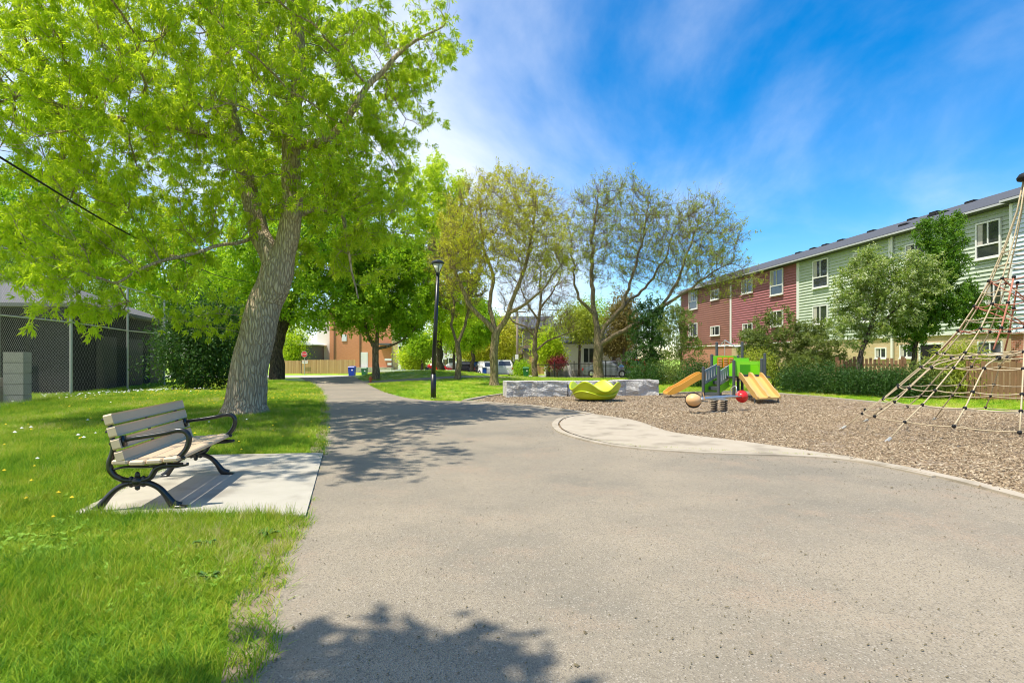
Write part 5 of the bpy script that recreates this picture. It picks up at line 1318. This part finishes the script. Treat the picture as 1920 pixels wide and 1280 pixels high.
bush('hedge_shrub', 'dark leafy shrub left of the single slide under the dense tree', (8.2, 32.5, 0), [E(1212, 710, 32.5, 1.0, .8, .8)], 'l_dark', 6500, .1, .05, seed=24)
bush('hedge_shrub', 'green leafy shrub between the stone row and the single slide', (9.3, 33, 0), [E(1256, 706, 33, 1.1, .8, .75)], 'l_shrub', 5500, .1, .05, seed=25)
bush('wild_shrub', 'small pale green shrub behind the distant bench', (11.7, 27, 0), [E(1420, 690, 27, .8, .7, .8)], 'l_olive', 6000, .09, .04, seed=27)
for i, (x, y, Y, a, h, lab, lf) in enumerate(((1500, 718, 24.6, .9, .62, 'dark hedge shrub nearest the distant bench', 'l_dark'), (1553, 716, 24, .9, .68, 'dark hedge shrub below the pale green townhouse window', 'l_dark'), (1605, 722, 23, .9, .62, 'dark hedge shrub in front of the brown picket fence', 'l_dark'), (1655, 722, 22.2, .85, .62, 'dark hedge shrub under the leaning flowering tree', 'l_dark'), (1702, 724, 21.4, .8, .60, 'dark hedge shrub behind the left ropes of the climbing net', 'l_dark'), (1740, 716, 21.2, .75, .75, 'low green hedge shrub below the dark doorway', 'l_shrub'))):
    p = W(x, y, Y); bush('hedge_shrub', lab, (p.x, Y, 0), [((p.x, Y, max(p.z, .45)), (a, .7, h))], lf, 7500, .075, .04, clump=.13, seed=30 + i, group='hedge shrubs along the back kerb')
bush('yucca_shrub', 'light green arching shrub between the hedge and the rusty board fence', (16.1, 21.2, 0), [E(1790, 700, 21.2, .75, .7, .75), E(1800, 668, 21.2, .5, .5, .35)], 'l_olive', 6500, .22, .035, seed=37, droop=.5)
B = tuple(W(1600, 716, 24.6)); B = (B[0], B[1], -.05)
tree('flowering_tree', 'white flecked small tree with a dark leaning trunk', B,
     [([B, tw(1612, 675, 24.6), tw(1632, 615, 24.6), tw(1645, 575, 24.6)], [.12, .10, .08, .06]), ([tw(1632, 615, 24.6), tw(1670, 590, 24.4), tw(1700, 555, 24.2), tw(1715, 520, 24)], [.06, .05, .04, .02]), ([tw(1645, 575, 24.6), tw(1640, 530, 24.7), tw(1620, 480, 24.8)], [.05, .04, .02])],
     [E(1640, 520, 24.6, 1.3, 1.2, 1.4), E(1695, 560, 24.3, 1.3, 1.1, 1.5), E(1600, 575, 24.8, .9, .9, 1.0), E(1700, 495, 24.3, 1.0, .9, .8), E(1640, 620, 24.6, 1.2, .9, .5), E(1745, 520, 24.2, .9, .9, 1.0), E(1592, 540, 24.8, .8, .8, .9), E(1575, 610, 25, .8, .8, .6)], 'l_pale', 'bark2', nattr=1000, step=.2, tip=.006, leaves=44000, llen=.11, lwid=.05, per=14, spread=.14, droop=.2, twig_r=.02, seed=38, bare=.22)
B = tuple(W(1712, 716, 25.2)); B = (B[0], B[1], -.05)
tree('leafy_tree', 'rich green small tree standing right of the white flecked tree', B,
     [([B, tw(1715, 650, 25.2), tw(1735, 600, 25.2), tw(1755, 540, 25.2), tw(1768, 470, 25.3)], [.13, .10, .08, .06, .03]), ([tw(1735, 600, 25.2), tw(1780, 570, 24.8), tw(1830, 550, 24.6)], [.05, .04, .02])],
     [E(1765, 560, 25.2, 1.5, 1.2, 1.4), E(1765, 460, 25.4, 1.15, 1.0, 1.3), E(1715, 605, 25, 1.1, 1.0, 1.0), E(1825, 580, 24.8, .9, .8, .9), E(1870, 600, 24.6, .7, .6, .9), E(1765, 505, 25.3, 1.2, 1.0, .9), E(1795, 415, 25.4, .55, .6, .6), E(1725, 425, 25.4, .5, .5, .5)], 'l_rich', 'bark2', nattr=1000, step=.2, tip=.006, leaves=42000, llen=.12, lwid=.055, per=14, spread=.12, droop=.3, twig_r=.02, seed=39, bare=.15)
B = (12.7, 28, -.05)
tree('wild_shrub', 'tall olive shrub filling the wall below the red townhouse', B,
     [([B, tw(1450, 690, 28), tw(1440, 640, 28)], [.06, .05, .03]), ([(12.7, 28, .05), tw(1480, 685, 27.8), tw(1500, 640, 27.6)], [.05, .04, .02])],
     [E(1445, 655, 28, 1.4, 1.1, 1.3), E(1505, 640, 27.6, 1.2, 1.0, 1.2), E(1432, 606, 28, .6, .6, .7), E(1480, 596, 28, .6, .6, .7), E(1505, 696, 26.5, 1.1, .9, .8), E(1410, 640, 28, .8, .8, 1.0), E(1540, 610, 27.4, .6, .6, .6), E(1545, 665, 26.5, 1.0, .9, .9), E(1585, 685, 26, .8, .7, .6)], 'l_shrub', 'bark4', nattr=1000, step=.2, tip=.006, leaves=42000, llen=.11, lwid=.048, per=14, spread=.15, droop=.2, twig_r=.02, seed=26, bare=.18, cat='shrub')
# left side
bush('laurel_shrub', 'large dark shrub at the end of the chain link fence', (-13.6, 24.5, 0), [E(360, 660, 24.5, 1.5, 1.3, 1.5), E(395, 610, 25, 1.5, 1.3, 1.2), E(410, 690, 25, 1.0, .9, .8)], 'l_dark', 24000, .13, .06, clump=.24, seed=40, stems=7)
for i, (x, y, Y, a, h, lab, lf) in enumerate(((40, 430, 42, 4.6, 5.0, 'broad green tree rising behind the garage roof at the left edge', 'l_mid'), (190, 470, 46, 4.6, 5.0, 'green tree behind the garage beside the broad left one', 'l_ash'), (330, 500, 44, 4.2, 4.8, 'green tree beyond the garage nearest the ash trunk', 'l_mid'), (430, 560, 50, 4.2, 4.2, 'pale green tree glimpsed left of the ash trunk', 'l_ash'))):
    p = W(x, y, Y); B = (p.x, Y, -.3)
    tree('backdrop_tree', lab, B, [([B, (p.x, Y, p.z * .5), (p.x + .3, Y, p.z)], [.35, .25, .15])], [((p.x, Y, p.z), (a, 3.6, h)), ((p.x, Y, p.z - 3), (a * .9, 3.2, 2.6))], lf, 'bark2', nattr=420, step=.7, leaves=21000, llen=.30, lwid=.13, per=10, spread=.45, seed=41 + i, group='trees behind the garage')
# far street trees
far = [(546, 640, 80, 2.0, 2.6, 'yellow green small tree rising behind the short tan fence section', 'l_ash', 'street_tree'), (790, 648, 63, 1.2, 1.2, 'little green tree left of the street lamp in the distance', 'l_mid', 'street_tree'), (772, 668, 64, 1.1, 1.3, 'light green young tree beside the white bay', 'l_ash', 'street_tree'),
       (880, 652, 73, 2.0, 1.6, 'yellow green street tree behind the parked white sedan', 'l_gold', 'street_tree'), (912, 645, 74, 1.6, 2.0, 'golden green street tree behind the red pickup', 'l_gold', 'street_tree'), (945, 632, 73, 1.8, 2.6, 'tall yellow green street tree in front of the grey brown house', 'l_gold', 'street_tree'),
       (1028, 650, 60, 1.3, 2.0, 'bright green young tree right of the nearly bare locust', 'l_ash', 'street_tree'), (1085, 603, 61, 2.5, 1.9, 'grey green tree in front of the low white house', 'l_olive', 'street_tree'), (1168, 598, 60, 1.5, 2.7, 'rust coloured conifer right of the large locust trunk', 'l_rust', 'street_tree'), (1150, 646, 61, .9, .6, 'brownish small tree before the white house windows', 'l_rust', 'street_tree'),
       (850, 610, 66, 2.4, 3.2, 'green street tree between the lamp and the round tree', 'l_mid', 'street_tree'), (1110, 600, 80, 3.4, 3.2, 'dark green tree above the low white house roof', 'l_mid', 'street_tree'), (985, 640, 84, 3.0, 2.6, 'light green tree beside the utility pole', 'l_ash', 'street_tree')]
for i, (x, y, Y, a, h, lab, lf, nm) in enumerate(far):
    p = W(x, y, Y); bz = terr(p.x, Y)
    bush(nm, lab, (p.x, Y, bz), [(tuple(p), (a, a * .8, h)), ((p.x + a * .3, Y, p.z - h * .4), (a * .8, a * .7, h * .6))], lf, 9000, .26, .12, per=9, clump=.32, seed=60 + i, cat='tree', stems=5, stem_r=.06, bark='bark2', power=2.6,
         trunk=([(p.x, Y, bz), (p.x + .1, Y, (bz + p.z) / 2), (p.x, Y, p.z)], [.16, .13, .08]), group='street trees in the distance')
p = W(1044, 678, 59); bush('red_shrub', 'maroon leaved shrub in front of the white house steps', (p.x, 59, terr(p.x, 59)), [(tuple(p), (.8, .7, .5))], 'l_maroon', 2600, .16, .09, per=8, seed=80)
p = W(980, 690, 58.5); bush('garden_shrub', 'small green shrub behind the dark green bin', (p.x, 58.5, terr(p.x, 58.5)), [((p.x, 58.5, .3), (.9, .8, .9))], 'l_mid', 3000, .16, .09, per=8, seed=81)
for i, (x, Y, a) in enumerate(((1215, 36, 1.0), (1000, 53.5, .5))): pass
# a tree behind the photographer, whose shade falls across the foreground
B = (-4.6, -3.6, 0)
tree('park_tree', 'leafy tree standing beside the path behind the viewpoint', B, [([B, (-4.5, -3.6, 3), (-4.2, -3.4, 6)], [.4, .3, .2])],
     [((-3.4, -1.1, 8.2), (1.7, 2.6, 1.8)), ((-2.9, -.6, 7.0), (1.3, 1.7, 1.0)), ((-5.2, -2.6, 7.8), (2.4, 1.6, 1.6))], 'l_mid', 'bark2', nattr=600, step=.5, leaves=18000, llen=.26, lwid=.13, per=12, spread=.28, seed=90)

# ---------------------------------------------------------------- grass blades, wood chips, dandelions
def inside(poly, X, Y):
    px = np.array([p[0] for p in poly]); py = np.array([p[1] for p in poly]); r = np.zeros(len(X), bool); j = len(px) - 1
    for i in range(len(px)):
        c = ((py[i] > Y) != (py[j] > Y)) & (X < (px[j] - px[i]) * (Y - py[i]) / (py[j] - py[i] + 1e-12) + px[i]); r ^= c; j = i
    return r
asph_poly = [(p.x, p.y) for p in (left_edge + far_right[:-1] + apron_out)] + [(5.3, 4), (5.6, 0), (6, -4)]
mulch_poly = [(p.x, p.y) for p in MULCH]
slab_poly = [(-2.87, 8.78), (-4.77, 8.58), (-4.07, 5.24), (-1.86, 5.22)]
branch_poly = [(-8.9,32.2),(-6.5,34.2),(-3.5,36.6),(1,40.5),(1.2,41.2),(-3.6,37.7),(-6.8,35.6),(-9.6,34.6)]
terr_v = np.vectorize(terr)
def scatter(n, x0, x1, y0, y1, g, edge_keep=.35):
    X = g.uniform(x0, x1, n); Y = g.uniform(y0, y1, n)
    vis = (np.abs(X / np.maximum(Y, .1)) < .95 ) & (Y > 2.3)
    ok = vis & ~inside(asph_poly, X - .02, Y) & ~inside(mulch_poly, X, Y) & ~inside(slab_poly, X, Y) & ~inside(branch_poly, X, Y)
    # thin, worn turf along the path
    near = inside(asph_poly, X + .26, Y) & (Y < 20); ok &= ~(near & (g.random(n) > edge_keep))
    ok &= ((X + 6.67) ** 2 + (Y - 14.4) ** 2) > .62 ** 2
    return X[ok], Y[ok]
def points_obj(name, pts, rot, scl, tilt=None):
    me = bpy.data.meshes.new(name); me.vertices.add(len(pts)); me.vertices.foreach_set('co', pts.astype(np.float32).ravel())
    a = me.attributes.new('rot', 'FLOAT_VECTOR', 'POINT'); a.data.foreach_set('vector', rot.astype(np.float32).ravel())
    a = me.attributes.new('scl', 'FLOAT_VECTOR', 'POINT'); a.data.foreach_set('vector', scl.astype(np.float32).ravel())
    o = bpy.data.objects.new(name, me); COL.objects.link(o); o['kind'] = 'stuff'; return o
def gn_tree(name):
    ng = bpy.data.node_groups.new(name, 'GeometryNodeTree')
    ng.interface.new_socket('Geometry', in_out='INPUT', socket_type='NodeSocketGeometry'); ng.interface.new_socket('Geometry', in_out='OUTPUT', socket_type='NodeSocketGeometry')
    gi = ng.nodes.new('NodeGroupInput'); go = ng.nodes.new('NodeGroupOutput'); return ng, gi, go
def attr_node(ng, nm):
    a = ng.nodes.new('GeometryNodeInputNamedAttribute'); a.data_type = 'FLOAT_VECTOR'; a.inputs['Name'].default_value = nm; return a.outputs[0]
def add_inst(ng, gi, go, inst_socket, m, pick=False):
    L = ng.links.new
    ip = ng.nodes.new('GeometryNodeInstanceOnPoints'); L(gi.outputs[0], ip.inputs['Points']); L(inst_socket, ip.inputs['Instance'])
    if pick: ip.inputs['Pick Instance'].default_value = True
    er = ng.nodes.new('FunctionNodeEulerToRotation'); L(attr_node(ng, 'rot'), er.inputs[0]); L(er.outputs[0], ip.inputs['Rotation']); L(attr_node(ng, 'scl'), ip.inputs['Scale'])
    L(ip.outputs[0], go.inputs[0])
def grass_nodes(m):
    ng, gi, go = gn_tree('grass_tufts'); L = ng.links.new
    join = ng.nodes.new('GeometryNodeJoinGeometry')
    g = np.random.default_rng(5)
    for v in range(4):
        one = ng.nodes.new('GeometryNodeJoinGeometry')
        for k in range(9):
            q = ng.nodes.new('GeometryNodeCurveQuadraticBezier'); q.inputs['Resolution'].default_value = 3
            a = g.uniform(0, 6.28); le = g.uniform(.05, .11); ln = g.uniform(.02, .07); bx, by = g.normal(size=2) * .022
            q.inputs['Start'].default_value = (bx, by, -.01); q.inputs['Middle'].default_value = (bx + ln * .25 * math.cos(a), by + ln * .25 * math.sin(a), le * .6); q.inputs['End'].default_value = (bx + ln * math.cos(a), by + ln * math.sin(a), le)
            sr = ng.nodes.new('GeometryNodeSetCurveRadius'); spn = ng.nodes.new('GeometryNodeSplineParameter'); mr = ng.nodes.new('ShaderNodeMapRange'); mr.inputs['To Min'].default_value = 1; mr.inputs['To Max'].default_value = .12
            L(spn.outputs[0], mr.inputs[0]); L(q.outputs[0], sr.inputs[0]); L(mr.outputs[0], sr.inputs['Radius'])
            ln_ = ng.nodes.new('GeometryNodeCurvePrimitiveLine'); w = g.uniform(.0016, .0030); t = g.uniform(0, 3.14)
            ln_.inputs['Start'].default_value = (-w * math.cos(t), -w * math.sin(t), 0); ln_.inputs['End'].default_value = (w * math.cos(t), w * math.sin(t), 0)
            cm = ng.nodes.new('GeometryNodeCurveToMesh'); L(sr.outputs[0], cm.inputs['Curve']); L(ln_.outputs[0], cm.inputs['Profile Curve']); 
            if 'Scale' in cm.inputs: L(mr.outputs[0], cm.inputs['Scale'])
            L(cm.outputs[0], one.inputs[0])
        sm = ng.nodes.new('GeometryNodeSetMaterial'); sm.inputs['Material'].default_value = MT[m]; L(one.outputs[0], sm.inputs[0])
        gi_ = ng.nodes.new('GeometryNodeGeometryToInstance'); L(sm.outputs[0], gi_.inputs[0]); L(gi_.outputs[0], join.inputs[0])
    add_inst(ng, gi, go, join.outputs[0], m, True); return ng
g = np.random.default_rng(21)
Ps, Sx = [], []
for n, x0, x1, y0, y1, s, wd in ((46000, -9, 1, 2.3, 6, .85, 1.45), (50000, -14, -1, 6, 11, 1.05, 1.3), (52000, -18, -2, 11, 20, 1.15, 1.9), (26000, -22, -5, 20, 34, 1.1, 3), (26000, -10, 12, 19.5, 44, .8, 3), (12000, 8, 22, 12, 27, .9, 2.6)):
    X, Y = scatter(n, x0, x1, y0, y1, g)
    Z = terr_v(X, Y); Ps.append(np.stack([X, Y, Z], 1))
    # taller tufts here and there
    bl = .5 + .5 * np.sin(X * 1.9 + np.sin(Y * 1.3) * 2) * np.cos(Y * 1.6 + np.sin(X * .7) * 2)
    hh = s * g.uniform(.6, 1.15, len(X)) * (.62 + .62 * bl); hh = np.where(Y < 4.3, hh * 1.15, hh)
    Sx.append(np.stack([wd * np.ones(len(X)), wd * np.ones(len(X)), hh], 1))
Ps = np.concatenate(Ps); Sx = np.concatenate(Sx)
# rank growth along fence foot and round the slab, kerb joint and bench feet
ex = []
for a, c, n, s in ((Vector((-12.7, 11.1)), Vector((-17.35, 26.0)), 1500, 2.2), (Vector((-4.1, 5.2)), Vector((-1.95, 5.17)), 420, 1.35), (Vector((-4.1, 5.2)), Vector((-4.8, 8.6)), 300, 1.2), (Vector((1.4, 10.2)), Vector((2.1, 9.38)), 40, .5), (Vector((2.1, 9.40)), Vector((4.7, 8.5)), 150, .45)):
    t = g.random(n); q = np.array(a)[None] * (1 - t[:, None]) + np.array(c)[None] * t[:, None]
    sd = .28 if s > 2 else .04 if s > 1 else .012
    q = q + g.normal(size=q.shape) * sd; ex.append((np.concatenate([q, terr_v(q[:, 0], q[:, 1])[:, None]], 1), np.stack([np.full(n, max(1, s * .8)), np.full(n, max(1, s * .8)), s * g.uniform(.5, 1.2, n)], 1)))
Ps = np.concatenate([Ps] + [e[0] for e in ex]); Sx = np.concatenate([Sx] + [e[1] for e in ex])
rot = np.stack([g.normal(size=len(Ps)) * .15, g.normal(size=len(Ps)) * .15, g.uniform(0, 6.28, len(Ps))], 1)
go_ = points_obj('grass', Ps, rot, Sx); md = go_.modifiers.new('tufts', 'NODES'); md.node_group = grass_nodes('blade')
# clover in the turf
ng, gi, go = gn_tree('clover_leaves'); jn = ng.nodes.new('GeometryNodeJoinGeometry')
for k in range(3):
    ci = ng.nodes.new('GeometryNodeMeshCircle'); ci.fill_type = 'NGON'; ci.inputs['Vertices'].default_value = 6; ci.inputs['Radius'].default_value = .009
    tf = ng.nodes.new('GeometryNodeTransform'); tf.inputs['Translation'].default_value = (.0095 * math.cos(2.094 * k), .0095 * math.sin(2.094 * k), 0); tf.inputs['Rotation'].default_value = (.25 * math.sin(2.094 * k), -.25 * math.cos(2.094 * k), 0)
    ng.links.new(ci.outputs[0], tf.inputs[0]); ng.links.new(tf.outputs[0], jn.inputs[0])
MT['clover'] = mat('clover_leaf', (.13, .27, .018), (.22, .37, .03), 3, .7)
sm = ng.nodes.new('GeometryNodeSetMaterial'); sm.inputs['Material'].default_value = MT['clover']; ng.links.new(jn.outputs[0], sm.inputs[0]); add_inst(ng, gi, go, sm.outputs[0], None)
X, Y = scatter(60000, -9, 1, 2.3, 9, g, .5); pt = np.sin(X * 2.3 + 1.1 * np.sin(Y * 1.7)) * np.sin(Y * 2.1 + 1.3 * np.sin(X * 1.2)) + .35 * np.sin(X * 6.1) * np.sin(Y * 5.3)
ok = (pt > .30) & (g.random(len(X)) < .45); X, Y = X[ok], Y[ok]; n = len(X)
co_ = points_obj('clover', np.stack([X, Y, g.uniform(.012, .05, n)], 1), np.stack([g.normal(size=n) * .3, g.normal(size=n) * .3, g.uniform(0, 6.28, n)], 1), np.repeat(g.uniform(.6, 1.3, (n, 1)), 3, 1))
md = co_.modifiers.new('leaves', 'NODES'); md.node_group = ng
# wood chips lying on the mulch
ng, gi, go = gn_tree('wood_chips'); cu = ng.nodes.new('GeometryNodeMeshCube'); cu.inputs['Size'].default_value = (.038, .013, .008)
sm = ng.nodes.new('GeometryNodeSetMaterial')
def chip_mat():
    m = bpy.data.materials.new('chip'); m.use_nodes = True; t = m.node_tree; p = t.nodes['Principled BSDF']; p.inputs['Roughness'].default_value = .9
    oi = t.nodes.new('ShaderNodeObjectInfo'); r = t.nodes.new('ShaderNodeValToRGB'); e = r.color_ramp.elements
    e[0].color = (.17, .12, .07, 1); e[1].color = (.52, .43, .30, 1); k = e.new(.45); k.color = (.33, .24, .145, 1); k = e.new(.75); k.color = (.40, .31, .20, 1)
    t.links.new(oi.outputs['Random'], r.inputs[0]); t.links.new(r.outputs[0], p.inputs['Base Color']); return m
sm.inputs['Material'].default_value = chip_mat(); ng.links.new(cu.outputs[0], sm.inputs[0]); add_inst(ng, gi, go, sm.outputs[0], None)
Xs, Ys = [], []
for n, x0, x1, y0, y1 in ((80000, 2, 14, 5, 11), (60000, 1, 15, 11, 16), (30000, -1, 13, 16, 24)):
    X = g.uniform(x0, x1, n); Y = g.uniform(y0, y1, n); ok = inside(mulch_poly, X, Y) & (X / Y < .95) & ~inside([(p.x, p.y) for p in list(apo) + list(reversed(inner))], X, Y); pt = np.sin(X * 1.7 + 1.3 * np.sin(Y * 1.1)) * np.sin(Y * 1.9 + np.sin(X * .9)) + .5 * np.sin(X * 4.3 + Y) * np.sin(Y * 3.7); ok &= g.random(n) < .70 + .42 * pt; Xs.append(X[ok]); Ys.append(Y[ok])
X = np.concatenate(Xs); Y = np.concatenate(Ys); n = len(X); sp_ = g.random(n) < .05; X = X + sp_ * g.normal(size=n) * .14; Y = Y + sp_ * g.normal(size=n) * .14
mo = points_obj('wood_chips', np.stack([X, Y, g.uniform(.004, .022, n) + .022 * sp_], 1), np.stack([g.normal(size=n) * .35, g.normal(size=n) * .35, g.uniform(0, 6.28, n)], 1), g.uniform(.5, 1.5, (n, 3)) * np.where(Y > 14, 1.3, 1)[:, None])
md = mo.modifiers.new('chips', 'NODES'); md.node_group = ng
# dandelions
def dots(name, X, Y, r, m, z0=.06):
    b = MB()
    for x, y in zip(X, Y):
        z = terr(x, y) + z0 + random.random() * .05; rr = r * random.uniform(.7, 1.2); k = len(b.v)
        b.v += [(x + rr * math.cos(t * 1.0472), y + rr * math.sin(t * 1.0472), z) for t in range(6)] + [(x, y, z + rr * .7), (x, y, z - rr * .4)]
        for t in range(6): b.f += [(k + t, k + (t + 1) % 6, k + 6), (k + (t + 1) % 6, k + t, k + 7)]
    o = b.build(name, m); o['kind'] = 'stuff'; return o
def lawnpts(n, cx, cy, sx, sy):
    X = g.normal(cx, sx, n); Y = g.normal(cy, sy, n); ok = ~inside(asph_poly, X - .1, Y) & ~inside(slab_poly, X, Y) & (Y > 3) & (X > -.3 * Y - 14.5 + .0 * Y); return X[ok], Y[ok]
A1 = [lawnpts(260, -11.2, 20.5, 2.0, 1.8), lawnpts(160, -8.2, 22, 1.0, 4), lawnpts(60, -7, 10, 3, 2.4), lawnpts(9, -4.5, 5.8, .6, .7)]
dots('dandelion_flowers', np.concatenate([a[0] for a in A1]), np.concatenate([a[1] for a in A1]), .022, 'dandelion')
A1 = [lawnpts(150, -14.6, 22.5, 1.3, 2.2), lawnpts(30, -8, 10, 2.5, 2.4)]
dots('dandelion_clocks', np.concatenate([a[0] for a in A1]), np.concatenate([a[1] for a in A1]), .030, 'fluff', .12)
# broad leaved weeds and single fallen leaves
def weed(label, p, n, s, seed):
    gg = np.random.default_rng(seed); m_ = MB()
    for k in range(n):
        a = 2 * math.pi * k / n + gg.normal() * .25; L = s * gg.uniform(.7, 1.2); w = L * .34; up = gg.uniform(.25, .6)
        d = Vector((math.cos(a), math.sin(a), 0)); sd_ = Vector((-d.y, d.x, 0))
        pts = [Vector((0, 0, 0)), d * L * .35 + Vector((0, 0, L * up * .6)), d * L * .75 + Vector((0, 0, L * up * .85)), d * L + Vector((0, 0, L * up * .6))]
        ws = [.15, .8, 1, .08]; k0 = len(m_.v)
        for q, w0 in zip(pts, ws): m_.v += [tuple(q - sd_ * w * w0 / 2 + Vector((0, 0, .012 * w0))), tuple(q), tuple(q + sd_ * w * w0 / 2 + Vector((0, 0, .012 * w0)))]
        for i in range(3):
            for j in range(2): m_.f.append((k0 + i * 3 + j, k0 + i * 3 + j + 1, k0 + i * 3 + j + 4, k0 + i * 3 + j + 3))
    o = m_.build('broadleaf_weed', MT['weed'], smooth=True); o.location = p; return tag(o, label, 'weed', 'broad leaved weeds in the grass')
MT['weed'] = mat('weed_leaf', (.045, .12, .016), (.075, .17, .022), 12, .7)
weed('broad leaved weed clump closest to the near corner of the slab', (-1.98, 4.66, .02), 9, .10, 1)
weed('broad leaved weed left of the bare patch by the path', (-2.35, 4.42, .02), 8, .085, 2)
weed('broad leaved weed in the middle of the near grass by the path edge', (-1.97, 3.75, .02), 8, .085, 3)
def fallen(label, p, rz, s, c):
    b = MB(); b.v = [(0, 0, 0), (.3 * s, .22 * s, .05 * s), (.55 * s, .1 * s, .0), (s, 0, .09 * s), (.55 * s, -.12 * s, .02 * s), (.28 * s, -.22 * s, .08 * s)]; b.f = [(0, 1, 2), (2, 1, 3), (0, 2, 5), (2, 4, 5), (2, 3, 4)]
    o = b.build('fallen_leaf', mat('dry_leaf', c)); o.location = p; o.rotation_euler = (.1, -.15, rz); return tag(o, label, 'leaf')
fallen('dry orange brown leaf lying in the grass at the left edge', tuple(W(12, 1135, 3.45)), .3, .11, (.42, .16, .05))
fallen('small yellow tan leaf in the dark grass near the path', tuple(W(338, 1200, 3.0)), 2.6, .07, (.55, .36, .10))

# twigs, bud scales and grit lying on the path
b = MB(); g = np.random.default_rng(77)
for k in range(3000):
    Y = 2.4 + 15 * g.random() ** 1.7; X = g.uniform(-.75, .95) * Y
    if k % 3 == 0: q = apron_out[int(g.integers(14, len(apron_out)))]; X, Y = q.x + g.normal() * .5 - .3, q.y + g.normal() * .5 - .35
    if not inside(asph_poly, np.array([X]), np.array([Y]))[0]: continue
    a = g.uniform(0, 6.28); L = g.uniform(.0025, .0075) * (1.8 if g.random() < .06 else 1); L = L * 2.4 if k % 45 == 0 else L; w = L * g.uniform(.25, .8); c_, s_ = math.cos(a), math.sin(a)
    P_ = [(-L, -w), (L, -w * .6), (L * .8, w), (-L, w)]; i = len(b.v)
    b.v += [(X + x * c_ - y * s_, Y + x * s_ + y * c_, .0165 + (.004 if j in (1, 2) else 0)) for j, (x, y) in enumerate(P_)] + [(X, Y, .024)]
    b.f += [(i, i + 1, i + 4), (i + 1, i + 2, i + 4), (i + 2, i + 3, i + 4), (i + 3, i, i + 4)]
o = b.build('path_litter', mat('path_litter', (.09, .07, .045), (.20, .17, .09), 40, .9)); o['kind'] = 'stuff'
